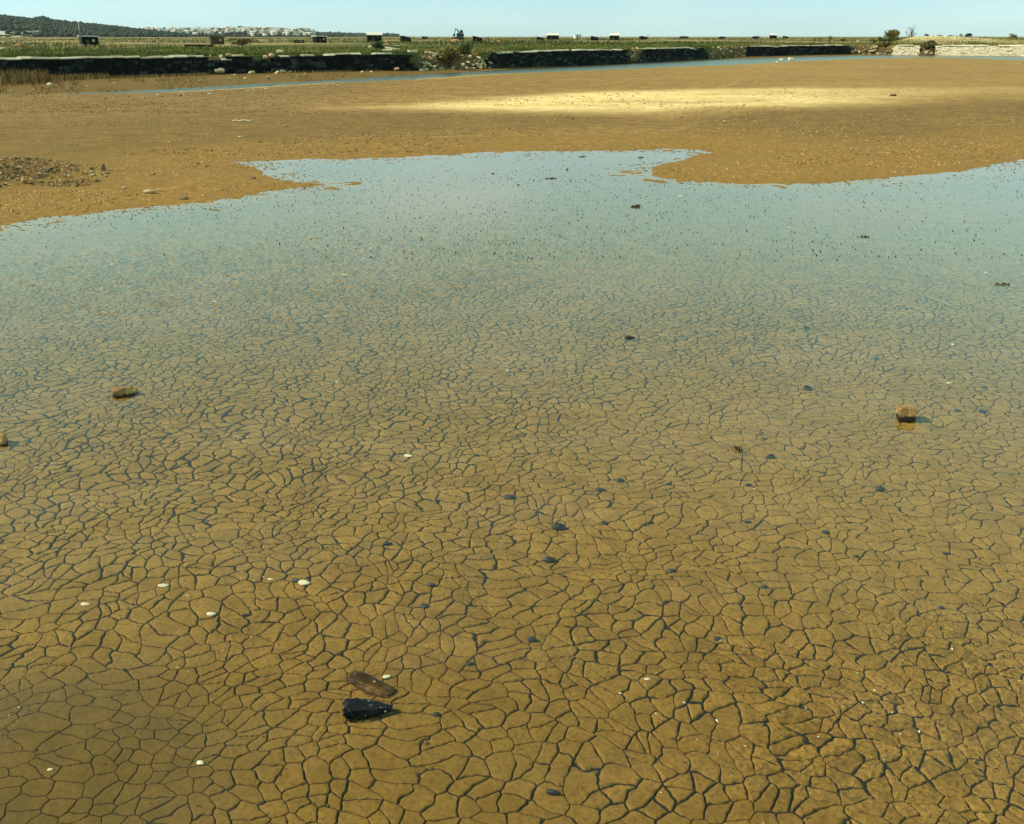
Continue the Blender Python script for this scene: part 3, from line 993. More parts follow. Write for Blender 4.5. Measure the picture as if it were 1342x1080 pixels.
WHITE = [(399, 766, 20, 'biggest white shell, lying beside the brown weed-covered lump'),
         (355, 760, 9, 'small white shell left of the biggest one'),
         (214, 769, 15, 'white shell on cracked mud at the left, farthest back of the left three'),
         (277, 806, 13, 'white shell in front of and right of the other left ones'),
         (112, 793, 13, 'thin cream shell nearest the left edge'),
         (246, 781, 6, 'tiny white crumb just right of a white shell at the left'),
         (263, 1001, 14, 'cream shell on soft silty mud near the bottom left corner'),
         (66, 1009, 8, 'thin pale chip on the silty mud in the bottom left corner'),
         (507, 888, 12, 'rounded cream shell lying behind the long brown stone'),
         (535, 599, 13, 'white shell in the middle distance left of the dark pebbles'),
         (666, 486, 6, 'tiny white shell far out in the middle of the water'),
         (442, 501, 6, 'tiny white shell far out, left of the middle'),
         (148, 347, 6, 'white crumb among the brown lumps far out on the left'),
         (282, 396, 7, 'white crumb in front of the brown lumps on the left'),
         (452, 361, 7, 'white crumb at the far side of the water, left of the middle'),
         (1249, 452, 6, 'tiny white shell far out near the right edge'),
         (1244, 503, 8, 'pale shell behind the square stone block on the right'),
         (1292, 358, 6, 'white crumb farthest out near the right edge'),
         (944, 840, 7, 'white crumb beside the black pebble at the front right'),
         (848, 891, 9, 'pale crumb among the ripples left of the front right')]
for k, (px, py, wpx, lab) in enumerate(WHITE):
    p = on_ground(px, py)
    L_ = wpx * mpp(p)
    stone('shell', px, py, (L_, L_ * rnd.uniform(0.5, 0.7), L_ * 0.3), M_shell, lab, 'shell', rz=rnd.uniform(-0.4, 0.4), sink=0.05,
          group='white shells on the mud', sub=2, planes=9, nz=0.08, taper=(1.1, rnd.uniform(0.3, 0.9)))


# sticks and floating scraps far out in the water
def stick(px, py, lpx, label, rz=0.0, mat=M_wood, thick=0.010, tilt=0.0):
    p = on_ground(px, py)
    p.z = max(p.z, -0.002)
    L_ = lpx * mpp(p)
    mb = MB()
    n = 6
    mb.tube([(-L_ / 2 + L_ * i / n, 0.02 * L_ * math.sin(i * 1.7), 0.012 * math.sin(i * 2.3)) for i in range(n + 1)],
            [thick * (0.55 + 0.45 * math.sin(math.pi * (0.15 + 0.7 * i / n))) for i in range(n + 1)], 7)
    mb.tube([(L_ * 0.1, 0, 0), (L_ * 0.22, 0.1 * L_, thick)], [thick * 0.5, thick * 0.3], 5)
    o = put('stick', mb.mesh('stick', mat, True), None, p + Vector((0, 0, thick * 0.7)), (0, tilt, rz))
    return tag(o, label, 'stick')


stick(722, 235, 15, 'dark stick lying flat in the blue water at the middle', 0.05)
stick(833, 273, 13, 'brown stick with one raised end, right of the middle in blue water', 0.3, tilt=-0.12, thick=0.016)
stick(1133, 313, 12, 'thin dark stick floating far out on the right', 0.0, thick=0.009)
stick(1313, 376, 19, 'long straight blue-grey stick floating near the right edge', -0.05, thick=0.009)
stick(763, 206, 9, 'short brown stick near the far shore of the pond', 0.1)
stick(840, 207, 8, 'short brown stick at the far shore, just left of the mud spit', 0.2)
stick(318, 159, 26, 'pale bleached branch lying on the flat at the edge of the stubble', 0.03, M_palewood, 0.022)
for px, py, wpx, lab in ((646, 229, 4, 'black round pebble in blue water, left of the dark stick'), (743, 223, 4, 'black round pebble in blue water, right of the dark stick'),
                         (679, 244, 4, 'black dot of a pebble in front of the dark stick'), (196, 253, 16, 'pale flat stone on the mud near the left shore'),
                         (241, 261, 12, 'dark flat stone right at the left shore line'), (163, 247, 7, 'small dark stone left of the pale flat stone'),
                         (135, 223, 8, 'black upright stone at the tip of the rubble patch'), (332, 234, 7, 'dark stone on the mud left of the tongue of water'),
                         (375, 166, 7, 'dark stone on the flat right of the bleached branch'), (315, 180, 6, 'pale stone on the flat below the bleached branch'),
                         (201, 229, 9, 'low dark stone right of the rubble patch'), (950, 160, 7, 'white stone on the flat in the right half'),
                         (1170, 126, 10, 'dark pair of clods on the yellow salt crust'), (892, 258, 6, 'pale stone just off the right mud spit')):
    p = on_ground(px, py)
    L_ = wpx * mpp(p)
    up = 1.3 if 'upright' in lab else (0.8 if 'round' in lab or 'dot' in lab else 0.38)
    stone('stone', px, py, (L_, L_ * 0.7, L_ * up), M_rubble if ('pale' in lab or 'white' in lab) else M_darkrubble, lab, 'stone',
          rz=rnd.uniform(-0.3, 0.3), sink=0.15, sub=3, planes=9, nz=0.06)

# a tangle of weed and a white feather
p = on_ground(966, 594)
mb = MB()
for k in range(16):
    a = rnd.uniform(0, 2 * math.pi)
    q = Vector((rnd.gauss(0, 0.010), rnd.gauss(0, 0.007), 0.0))
    pts = [q + Vector((math.cos(a), math.sin(a) * 0.6, 0)) * (0.026 * t / 4) + Vector((0, 0, 0.012 * math.sin(t * 0.8 + k))) for t in range(5)]
    mb.tube(pts, [0.003, 0.004, 0.004, 0.003, 0.0015], 5)
tag(put('weed', mb.mesh('weed', M_wood, True), None, (p.x, p.y, 0.006)), 'tangled dark sprig of weed sticking out of the water right of the middle', 'weed')
p = on_ground(279, 272)
mb = MB()
mb.tube([(-0.09, 0, 0.01), (0.0, 0.01, 0.03), (0.10, 0.0, 0.02)], [0.004, 0.006, 0.002], 6)
for k in range(14):
    t = k / 13
    for sgn in (-1, 1):
        b0 = Vector((-0.05 + 0.14 * t, 0.005, 0.026))
        mb.tube([b0, b0 + Vector((0.025, sgn * 0.035 * math.sin(math.pi * (0.15 + 0.8 * t)), 0.012))], [0.005, 0.002], 4)
tag(put('feather', mb.mesh('feather', M_shell, True), None, (p.x, p.y, 0.0), (0, -0.25, 0.6)), 'white feather resting on the blue water at the left', 'feather')

# ------------------------------------------------------------------ repeated rubble stones: six shapes, copied
PROTO = {}
for mname, mat in (('pale', M_rubble), ('dark', M_darkrubble)):
    PROTO[mname] = [rock_mesh('rubble_stone', mat, 900 + k, (1, 0.75, 0.6), sub=3, planes=6, box=0.66, nz=0.03) for k in range(12)]


def rubble(px, py, wpx, label, group, tone='pale', z=None, up=1.0):
    p = on_ground(px, py) if z is None else at(px, py, z)
    s = wpx * mpp(p)
    o = put('rubble_stone', rnd.choice(PROTO[tone]), None, (p.x, p.y, p.z + 0.2 * s), (rnd.uniform(-0.35, 0.35), rnd.uniform(-0.35, 0.35), rnd.uniform(0, 6.28)), (s, s, s * up))
    return tag(o, label, 'stone', group)


# row along the near edge of the canal
for k in range(46):
    t = rnd.random() ** 1.2
    px = 118 + 330 * t
    rubble(px, np.interp(px, [118, 200, 300, 448], [130.5, 127, 121.5, 112.5]) + rnd.uniform(-1.6, 1.8), rnd.uniform(2.0, 7.5) * (1 - 0.35 * t),
           'one of the scattered pale stones along the near edge of the canal, left', 'stones along the near edge of the canal', 'pale' if rnd.random() < 0.8 else 'dark', up=0.7)
for px, py, wv in ((1036, 80.5, 13), (1024, 80.5, 9), (1018, 82, 4), (1056, 82, 5)):
    rubble(px, py, wv, 'one of the white stones lying together at the canal edge, right of the middle', 'white stones at the canal edge', 'pale', up=0.75)
for px, py in ((945, 83.5), (955, 83.3), (966, 83), (975, 83), (1080, 81.5), (1240, 84.5), (1278, 85.5), (1330, 86), (1175, 84.5)):
    rubble(px, py, rnd.uniform(3, 6), 'one of the small pale stones strung along the far edge of the flat, right', 'small stones at the right canal edge', 'pale', up=0.6)
# patch at the left shore
for k in range(120):
    t = rnd.random()
    px = 150 * t ** 1.2 - 8
    py = np.interp(px, [0, 150], [228, 226]) + rnd.gauss(0, 1) * np.interp(px, [0, 150], [8.5, 3.5])
    rubble(px, py, rnd.uniform(3.0, 9.5) * (1 - 0.35 * t), 'one of the broken stones in the dark rubble patch on the left shore', 'stones of the rubble patch',
           'dark' if rnd.random() < 0.72 else 'pale', up=rnd.uniform(0.4, 0.8))
rubble(64, 226, 18, 'one of the broken stones in the dark rubble patch on the left shore', 'stones of the rubble patch', 'dark', up=0.6)
rubble(33, 240, 15, 'one of the broken stones in the dark rubble patch on the left shore', 'stones of the rubble patch', 'pale', up=0.4)
# stones below the left wall
for px, py, wv in ((288, 96.5, 17), (262, 107, 6), (300, 105, 8), (308, 99.5, 6), (330, 98, 14), (363, 97, 10), (371, 96, 11), (380, 96.5, 9), (352, 104, 10),
                   (322, 104, 7), (400, 98, 6), (392, 101, 7), (65, 112, 9), (15, 120, 6), (44, 118, 5), (115, 114, 6), (150, 109.5, 5), (126, 99.5, 9), (138, 88, 9), (520, 92.5, 10), (487, 95, 5), (475, 95.5, 6), (560, 92, 5)):
    rubble(px, py, wv, 'one of the fallen pale stones at the foot of the long left wall', 'fallen stones below the left wall', 'pale', up=0.6, z=0.22 if py > 90 else 0.5)
for px, py, wv in ((367, 72.5, 15), (356, 74.5, 10), (348, 76, 8), (300, 74.0, 10), (290, 75.5, 8), (276, 75, 6)):
    rubble(px, py, wv, 'one of the loose white blocks lying on the broken top of the left wall', 'loose blocks on the left wall', 'pale', z=1.12)
# breaches between the walls: stones lying on the earth slope
def slope_stone(px, v, wpx, label, group, tone, up):
    """v = 0 at the water's side of the slope, 1 on the raised land"""
    e_ = edge_pt(px)
    q = e_ + e_.normalized() * (-0.75 + 2.1 * v)
    z = float(np.interp(v, [0, 0.12, 0.5, 0.9, 1], [0.06, 0.08, 0.62, 1.12, 1.16]))
    s_ = wpx * mpp(Vector((q.x, q.y, z)))
    o = put('limestone_block', rnd.choice(PROTO[tone]), None, (q.x, q.y, z + 0.1 * s_), (rnd.uniform(-0.4, 0.4), rnd.uniform(-0.4, 0.4), rnd.uniform(0, 6.28)), (s_, s_, s_ * up))
    return tag(o, label, 'stone', group)


for (xa, xb, n, lab, grp) in ((549, 642, 150, 'one of the jumbled limestone blocks spilled through the wide breach around the shrub', 'blocks in the wide breach'),
                              (826, 842, 24, 'one of the stones fallen in the narrow gap of the black wall', 'stones in the narrow gap'),
                              (930, 978, 64, 'one of the ochre blocks tumbled in the gap beyond the short black wall', 'blocks in the second gap'),
                              (1117, 1168, 44, 'one of the pale blocks heaped between the last black wall and the white wall', 'blocks beside the white wall'),
                              (1204, 1228, 10, 'one of the pale stones slumped beneath the brown shrub in the white wall', 'stones beneath the brown shrub')):
    for k in range(n):
        px, v = rnd.uniform(xa, xb), rnd.random() ** 1.15
        if 573 < px < 603 and v > 0.25:
            continue
        slope_stone(px, v, rnd.uniform(3.2, 10.5) if xb < 700 else rnd.uniform(2.8, 7.0), lab, grp, 'pale' if rnd.random() < 0.78 else 'dark', rnd.uniform(0.55, 1.0))
for px, py, wv in ((837, 78, 8), (848, 78, 8), (957, 71.5, 9), (941, 73, 5), (1124, 56, 6)):
    rubble(px, py, wv, 'one of the larger white blocks resting at a gap in the black walls', 'larger blocks at the gaps', 'pale', z=0.15 if py > 60 else 1.2)

# tiny gravel strewn over the flat
n = 13000
gp = []
while len(gp) < n:
    px, py = rnd.uniform(-60, 1400), 158 + 130 * rnd.random() ** 0.8
    q = at(px, py)
    gp.append((q.x, q.y))
gp = np.array(gp)
s_ = sdist(gp[:, 0], gp[:, 1], POND)
gp = gp[(s_ < -0.3) & (vnoise(gp[:, 0], gp[:, 1], 0.5, 71, 4) > -0.04)]
gzv = gz(gp[:, 0], gp[:, 1])
gv, gf, gr = [], [], []
tet = np.array([(1, 0, -0.3), (-0.5, 0.87, -0.3), (-0.5, -0.87, -0.3), (0, 0, 0.75)])
for (x, y), z in zip(gp, gzv):
    sz = rnd.uniform(0.008, 0.022) * (1 + (rnd.random() < 0.06) * 0.8)
    b0 = len(gv)
    a = rnd.uniform(0, 6.28)
    for q in tet * np.array([sz * rnd.uniform(0.8, 1.6), sz, sz]):
        gv.append((x + q[0] * math.cos(a) - q[1] * math.sin(a), y + q[0] * math.sin(a) + q[1] * math.cos(a), z + q[2] + 0.004))
        gr.append(0)
    gr[-4:] = [rnd.random()] * 4
    gf += [(b0, b0 + 1, b0 + 3), (b0 + 1, b0 + 2, b0 + 3), (b0 + 2, b0, b0 + 3)]
tag(put('gravel', mesh_np('gravel', gv, np.array(gf), [M_crumb], {'rnd': gr})), 'pale crumbs of gravel and shell strewn over the drying mud flat', 'gravel', kind='stuff')


def crumbs(name, P, smin, smax, mat, seed, flat=0.7):
    g = np.random.default_rng(seed)
    n_ = len(P)
    sz = smin + (smax - smin) * g.random(n_) ** 3
    a = g.uniform(0, 2 * np.pi, n_)
    q = tet[None] * np.stack([sz * g.uniform(0.8, 2.4, n_), sz, sz * flat], -1)[:, None, :]
    ca, sa = np.cos(a)[:, None], np.sin(a)[:, None]
    V = np.stack([P[:, 0:1] + q[..., 0] * ca - q[..., 1] * sa, P[:, 1:2] + q[..., 0] * sa + q[..., 1] * ca, P[:, 2:3] + q[..., 2]], -1).reshape(-1, 3)
    b = np.arange(n_)[:, None] * 4
    F_ = np.concatenate([b + np.array([0, 1, 3]), b + np.array([1, 2, 3]), b + np.array([2, 0, 3])])
    return mesh_np(name, V, F_, [mat], {'rnd': np.repeat(g.random(n_), 4)})


for nm, cnt_, mat_, lo, hi, sd, lab in (('dark_crumbs', 4200, M_darkcrumb, 0.0015, 0.008, 5, 'tiny dark specks of debris lying on the cracked mud under the water'),
                                        ('white_crumbs', 1100, M_shell, 0.0015, 0.006, 6, 'tiny white specks of shell lying on the cracked mud under the water')):
    g = np.random.default_rng(sd)
    r_ = 1.6 + 13 * g.random(cnt_) ** 1.2
    a_ = g.uniform(R(-42), R(42), cnt_)
    x_, y_ = r_ * np.sin(a_), r_ * np.cos(a_)
    k_ = (vnoise(x_, y_, 0.8, 77 + sd, 3) > -0.08) & (sdist(x_, y_, POND) > 0.3)
    x_, y_ = x_[k_], y_[k_]
    tag(put(nm, crumbs(nm, np.stack([x_, y_, gz(x_, y_) + 0.003], -1), lo, hi, mat_, sd)), lab, 'debris', kind='stuff')

g = np.random.default_rng(41)
ex_ = []
for i_ in range(len(POND)):
    a_, b_ = np.array(POND[i_]), np.array(POND[(i_ + 1) % len(POND)])
    if min(a_[1], b_[1]) < 9.5:
        continue
    n_ = int(np.hypot(*(b_ - a_)) * 160)
    ex_.append(a_ + (b_ - a_) * g.random((n_, 1)) + np.column_stack([g.normal(0, 0.35, n_), g.normal(0, 0.55, n_)]))
ex_ = np.concatenate(ex_)
ez_ = gz(ex_[:, 0], ex_[:, 1])
k_ = (ez_ > -0.02) & (ez_ < 0.03) & (vnoise(ex_[:, 0], ex_[:, 1], 1.2, 39, 3) > -0.12)
half = g.random(len(ex_)) < 0.6
for nm, kk, mt, lab in (('shore_crumbs', k_ & half, M_fleck, 'brown crumbs of wet mud and weed along the far waterline'),
                        ('shore_specks', k_ & ~half, M_darkcrumb, 'dark specks of debris washed up along the far waterline')):
    tag(put(nm, crumbs(nm, np.column_stack([ex_[kk], np.maximum(ez_[kk], 0.0) + 0.002]), 0.006, 0.030, mt, 43, 0.30)), lab, 'debris', kind='stuff')
g = np.random.default_rng(53)
cx_ = np.array([tuple(at(g.uniform(-60, 1400), g.uniform(95, 215), 0.08))[:2] for _ in range(26000)])
k_ = (sdist(cx_[:, 0], cx_[:, 1], POND) < -0.5) & (vnoise(cx_[:, 0] * 0.6, cx_[:, 1], 0.5, 59, 4) > -0.02) & (-sdist(cx_[:, 0], cx_[:, 1], CANAL) > 0.5)
cx_ = cx_[k_]
tag(put('clods', crumbs('clods', np.column_stack([cx_, gz(cx_[:, 0], cx_[:, 1]) + 0.004]), 0.012, 0.055, M_clod, 57, 0.55)),
    'small brown clods and curled flakes of mud over the drying flat', 'clods', kind='stuff')
g = np.random.default_rng(29)
sx_ = np.array([tuple(at(g.uniform(-60, 155), g.uniform(211, 250)))[:2] for _ in range(3000)])
k_ = sdist(sx_[:, 0], sx_[:, 1], SCRAP) * 0.6 + 2.4 * vnoise(sx_[:, 0], sx_[:, 1] * 1.6, 0.9, 37, 4) > 0.25
sx_ = sx_[k_]
tag(put('rubble_grit', crumbs('rubble_grit', np.column_stack([sx_, gz(sx_[:, 0], sx_[:, 1]) + 0.01]), 0.010, 0.045, M_grit, 33, 0.8)),
    'dark grit and stone chips of the rubble patch on the left shore', 'grit', kind='stuff')
g = np.random.default_rng(23)
fx = np.array([tuple(at(g.uniform(-60, 800), g.uniform(284, 425)))[:2] for _ in range(4500)])
ld = sdist(fx[:, 0], fx[:, 1], LUMPY)
fx = fx[g.random(len(fx)) < np.clip(0.5 + 0.5 * ld + 1.6 * vnoise(fx[:, 0], fx[:, 1], 0.8, 29, 3), 0, 1) * (ld > -1.0)]
tag(put('flecks', crumbs('flecks', np.column_stack([fx, np.full(len(fx), 0.001)]), 0.005, 0.024, M_fleck, 31, 0.12)),
    'brown flecks of mud and weed breaking the far left of the water', 'flecks', kind='stuff')

# ------------------------------------------------------------------ grass, reeds, stubble
def blades(name, P, hgt, wid, mat, lean=0.35, seed=1, rbias=None):
    g = np.random.default_rng(seed)
    n = len(P)
    a = g.uniform(0, 2 * np.pi, n)
    la = g.uniform(0, 2 * np.pi, n)
    ll = np.abs(g.normal(0, lean, n)) * hgt
    dx, dy = np.cos(a) * wid / 2, np.sin(a) * wid / 2
    tip = P + np.stack([np.cos(la) * ll, np.sin(la) * ll, hgt], -1)
    mid = P + np.stack([np.cos(la) * ll * 0.35, np.sin(la) * ll * 0.35, hgt * 0.6], -1)
    off = np.stack([dx, dy, np.zeros(n)], -1)
    V = np.stack([P - off, P + off, mid + off * 0.7, mid - off * 0.7, tip], 1).reshape(-1, 3)
    b = np.arange(n) * 5
    Q = np.stack([b, b + 1, b + 2, b + 3], -1)
    T = np.stack([b + 3, b + 2, b + 4], -1)
    r = g.random(n) if rbias is None else np.clip(g.normal(0, 0.17, n) + rbias, 0, 1)
    return mesh_np(name, V, [T, Q], [mat], {'rnd': np.repeat(r, 5)})


# meadow along the top of the wall
n = 150000
ea = nrng.uniform(R(-30), R(30), n)
eo = 0.45 + 42 * nrng.random(n) ** 1.5
rad_ = np.interp(ea, EA, ER) + 0.35 + np.interp(ea, EA, EBR) * 0.9 + eo
gx, gy = rad_ * np.sin(ea), rad_ * np.cos(ea)
cl_ = vnoise(gx, gy, 0.30, 81, 4)
zl, snd = land_z(gx, gy)
keep = (cl_ > -0.16) & (nrng.random(n) > snd * 0.96) & ((eo < 20) | (cl_ > -0.02))
gx, gy, zl, cl_, eo = gx[keep], gy[keep], zl[keep], cl_[keep], eo[keep]
hg = (0.10 + 0.20 * nrng.random(len(gx))) * (0.7 + 1.7 * np.clip(cl_ + 0.1, 0, 0.5)) * np.clip(0.7 + eo / 5.0, 0, 1.0)
dryb = np.clip(0.45 + 1.1 * vnoise(gx, gy, 0.16, 83, 3) + 0.9 * vnoise(gx, gy, 0.9, 85, 2), 0.03, 0.97)
tag(put('grass', blades('grass', np.stack([gx, gy, zl - 0.02], -1), hg, np.full(len(gx), 0.05), M_grass, 0.4, 5, dryb)),
    'green salt-meadow grass growing on the raised land behind the walls', 'grass', kind='stuff')

# low scrub and tufts farther out, up to the skyline
n = 42000
ea = nrng.uniform(R(-32), R(32), n)
eo = 30 * (700 / 30.0) ** nrng.random(n)
rad_ = np.interp(ea, EA, ER) + eo
gx, gy = rad_ * np.sin(ea), rad_ * np.cos(ea)
cl_ = vnoise(gx, gy, 0.035, 181, 4)
zl, snd = land_z(gx, gy)
keep = (cl_ > 0.02) & (nrng.random(n) > snd * 0.985)
gx, gy, zl, cl_, eo = gx[keep], gy[keep], zl[keep], cl_[keep], eo[keep]
hg = (0.16 + 0.30 * nrng.random(len(gx)) ** 2) * (0.8 + 2.0 * (cl_ - 0.02))
tag(put('scrub', blades('scrub', np.stack([gx, gy, zl - 0.02], -1), hg, 0.10 + 0.0012 * eo, M_scrub, 0.5, 15, np.clip(0.45 + 1.5 * vnoise(gx, gy, 0.02, 183, 3), 0, 1))),
    'low olive and straw scrub scattered over the far salt meadow up to the skyline', 'scrub', kind='stuff')

# dry reeds and weeds along the wall foot
rp = []
for k in range(5200):
    px = -60 + 330 * rnd.random() ** 1.7
    e_ = edge_pt(px)
    q = e_ - Vector((e_.x, e_.y, 0)).normalized() * (0.25 + abs(rnd.gauss(0, 2.6 if px < 60 else 1.1)))
    rp.append((q.x, q.y, px))
for k in range(2600):
    px = rnd.uniform(240, 1118)
    if vnoise(px, 0, 0.045, 3, 2) < 0.02:
        continue
    e_ = edge_pt(px)
    q = e_ - Vector((e_.x, e_.y, 0)).normalized() * (0.2 + abs(rnd.gauss(0, 0.6)))
    rp.append((q.x, q.y, 300))
for k in range(9000):
    px = rnd.uniform(-60, 560)
    v = rnd.random()
    py = np.interp(px, [0, 300, 560], [110, 99, 92]) * (1 - v) + np.interp(px, [0, 300, 560], [123, 111, 97]) * v
    if vnoise(px, py * 3, 0.06, 13, 3) < -0.02:
        continue
    q = at(px, py, 0.12)
    rp.append((q.x, q.y, 400))
rp = np.array(rp)
zz = gz(rp[:, 0], rp[:, 1])
hh = np.where(rp[:, 2] < 60, 0.45, np.where(rp[:, 2] < 140, 0.24, np.where(rp[:, 2] > 390, 0.07, 0.13))) * nrng.uniform(0.5, 1.5, len(rp))
tag(put('reeds', blades('reeds', np.stack([rp[:, 0], rp[:, 1], zz - 0.02], -1), hh, np.full(len(rp), 0.035), M_dry, 0.3, 6, np.clip(0.45 + vnoise(rp[:, 0], rp[:, 1], 0.4, 5, 3), 0, 1))),
    'dry straw-coloured reeds and weeds along the foot of the dark walls', 'reeds', kind='stuff')

# weeds on the earth of the breaches
wp, wh = [], []
for xa, xb in BREACH:
    for k in range(int(45 * (xb - xa) ** 0.8)):
        px, v = rnd.uniform(xa - 4, xb + 4), rnd.random()
        e_ = edge_pt(px)
        q = e_ + e_.normalized() * (-0.6 + 2.2 * v)
        if vnoise(q.x, q.y, 0.8, 19, 3) < -0.03:
            continue
        wp.append((q.x, q.y, float(np.interp(v, [0, 0.12, 0.5, 0.9, 1], [0.03, 0.06, 0.55, 1.05, 1.12]))))
        wh.append(rnd.uniform(0.06, 0.26))
wp = np.array(wp)
tag(put('weeds', blades('weeds', wp, np.array(wh), np.full(len(wp), 0.05), M_scrub, 0.6, 16)),
    'olive and straw weeds growing on the earth of the broken wall gaps', 'weeds', kind='stuff')

# dry stubble on the flat before the canal
sx, sy = [], []
for k in range(90000):
    px, py = rnd.uniform(-80, 1420), rnd.uniform(82, 160)
    q = at(px, py, 0.1)
    sx.append(q.x)
    sy.append(q.y)
sx, sy = np.array(sx), np.array(sy)
ns_ = sdist(sx, sy, px_poly([(-400, 133), (0, 128), (120, 133), (230, 128), (420, 114), (640, 102), (870, 93), (1050, 86), (1342, 87), (1600, 92), (1600, 104), (1342, 110),
                             (1050, 112), (900, 114), (760, 119), (620, 126), (520, 135), (440, 146), (300, 155), (120, 156), (-400, 158)]))
keep = (ns_ + 2.2 * vnoise(sx, sy, 0.25, 91, 4) > 0.3) & (vnoise(sx * 0.4, sy, 0.6, 93, 4) > -0.10)
sx, sy = sx[keep], sy[keep]
hs = (0.035 + 0.06 * nrng.random(len(sx))) * np.where(sx < -5, 0.55, 0.45)
tag(put('stubble', blades('stubble', np.stack([sx, sy, gz(sx, sy) - 0.01], -1), hs, np.full(len(sx), 0.02), M_stub, 0.6, 8,
                          np.clip(0.5 + 0.9 * vnoise(sx, sy, 0.3, 95, 3), 0, 1))),
    'mauve-brown dead stubble of glasswort on the dry flat before the canal', 'stubble', kind='stuff')

# dark stems standing in the far water
tx, ty, th = [], [], []
for k in range(26000):
    px, py = rnd.uniform(-30, 1380), 192 + 150 * rnd.random() ** 1.25
    q = at(px, py)
    tx.append(q.x)
    ty.append(q.y)
tx, ty = np.array(tx), np.array(ty)
s_ = sdist(tx, ty, POND)
dens = np.clip(0.34 + 1.5 * vnoise(tx, ty, 0.35, 101, 3) + 0.45 * (sdist(tx, ty, SPIT) > -0.5), 0.03, 1)
keep = (s_ > 0.05) & (nrng.random(len(tx)) < dens) & (ty > 9)
tx, ty = tx[keep], ty[keep]
th = 0.004 + 0.018 * nrng.random(len(tx)) ** 2.2
tag(put('water_stubble', blades('water_stubble', np.stack([tx, ty, np.full(len(tx), -0.01)], -1), th + 0.008, nrng.uniform(0.008, 0.020, len(tx)), M_tick, 0.9, 9)),
    'dark stems of drowned stubble poking out of the blue far water', 'stubble', kind='stuff')


# ------------------------------------------------------------------ shrubs and trees
def shrub(name, px, base_py, z, h_px, w_px, label, cat, leafm, n=900, lumps=7, leaf=0.09, trunk=0.25, seed=1, open_=0.0, dist=None, shape=1.0):
    rs = np.random.default_rng(seed)
    p = at(px, base_py, z) if dist is None else atd(px, base_py, dist)
    if dist is not None:
        p.z = z
    k_ = mpp(p)
    H, W_ = h_px * k_, w_px * k_
    root = empty(name, p)
    tag(root, label, cat)
    tm = MB()
    tm.tube([(0, 0, -0.1), (0.02 * W_, 0, H * trunk), (-0.02 * W_, 0.02 * W_, H * 0.75)], [0.045 * W_ + 0.01, 0.035 * W_ + 0.008, 0.008 * W_ + 0.003], 7)
    cs = []
    for i in range(lumps):
        a = 2 * math.pi * i / lumps + rs.uniform(-0.4, 0.4)
        q = rs.uniform(0.1, 0.62)
        zf = rs.uniform(trunk + 0.1, 0.86)
        wz = math.sin(math.pi * min(1, max(0.12, (zf - trunk * 0.5) / (1 - trunk * 0.5)))) ** shape
        c = np.array([math.cos(a) * q * W_ / 2 * (0.4 + wz), math.sin(a) * q * W_ / 2 * (0.4 + wz), H * zf])
        cs.append(c)
        tm.tube([(0, 0, H * trunk * rs.uniform(0.5, 1.3)), tuple(c * np.array([0.5, 0.5, 0.8])), tuple(c * 1.02)], [0.02 * W_ + 0.004, 0.012 * W_ + 0.003, 0.002 * W_ + 0.002], 5)
    put('trunk', tm.mesh('trunk', M_bark, True), root)
    cs = np.array(cs)
    ci = rs.integers(0, lumps, n)
    rad = np.array([W_ * 0.24, W_ * 0.24, H * 0.17]) * (1 - 0.25 * open_)
    g = rs.normal(0, 1, (n, 3))
    g = g / np.linalg.norm(g, axis=1, keepdims=True) * (rs.random((n, 1)) ** (0.5))
    c = cs[ci] + g * rad * 1.25
    c[:, 2] = np.clip(c[:, 2], 0.02 * H, H)
    s = leaf * W_ * rs.uniform(0.6, 1.4, n)
    u = rs.normal(0, 1, (n, 3))
    u /= np.linalg.norm(u, axis=1, keepdims=True)
    v = np.cross(u, rs.normal(0, 1, (n, 3)))
    v /= np.linalg.norm(v, axis=1, keepdims=True)
    V = np.stack([c - u * s[:, None] * 0.5, c + v * s[:, None] * 0.3, c + u * s[:, None] * 0.5, c - v * s[:, None] * 0.3], 1).reshape(-1, 3)
    b = np.arange(n) * 4
    lr = np.repeat(np.clip(rs.random(lumps)[ci] * 0.5 + rs.random(n) * 0.5, 0, 1), 4)
    put('crown', mesh_np('crown', V, np.stack([b, b + 1, b + 2, b + 3], -1), [leafm], {'rnd': lr}), root)
    return root


shrub('shrub', 590, 86, 0.35, 22, 26, 'rounded olive shrub with dry stems growing in the wide breach of the wall', 'shrub', M_drybush, 1500, 9, 0.10, 0.1, 21)
shrub('shrub', 608, 72, 1.15, 14, 24, 'dark green bush beside the olive shrub, on top of the breach', 'shrub', M_leaf, 900, 8, 0.10, 0.1, 22)
shrub('shrub', 497, 66.5, 1.2, 12, 20, 'green bush under the gabled hut on top of the wall', 'shrub', M_leaf, 900, 7, 0.10, 0.1, 23)
shrub('shrub', 1216, 69, 0.3, 15, 22, 'brown and green shrub hanging over the gap in the white wall', 'shrub', M_drybush, 1100, 8, 0.10, 0.1, 24)
shrub('shrub', 1160, 62, 1.1, 7, 20, 'low olive bush on the rubble between black and white walls', 'shrub', M_drybush, 700, 7, 0.11, 0.1, 25)
shrub('tree', 1170.5, 51, 1.2, 19, 19, 'round yellow-green tree on the skyline at the right', 'tree', M_ochreleaf, 1300, 10, 0.10, 0.22, 26, dist=165)
shrub('tree', 1194, 50, 1.3, 23, 19, 'thin half-bare tree right of the round yellow-green tree', 'tree', M_drybush, 200, 9, 0.07, 0.3, 27, open_=1, dist=168)
shrub('tree', 1268, 50, 1.6, 9, 10, 'small dark conical evergreen alone on the sandy bank', 'tree', M_forest, 700, 8, 0.12, 0.12, 28, dist=175, shape=2.0)
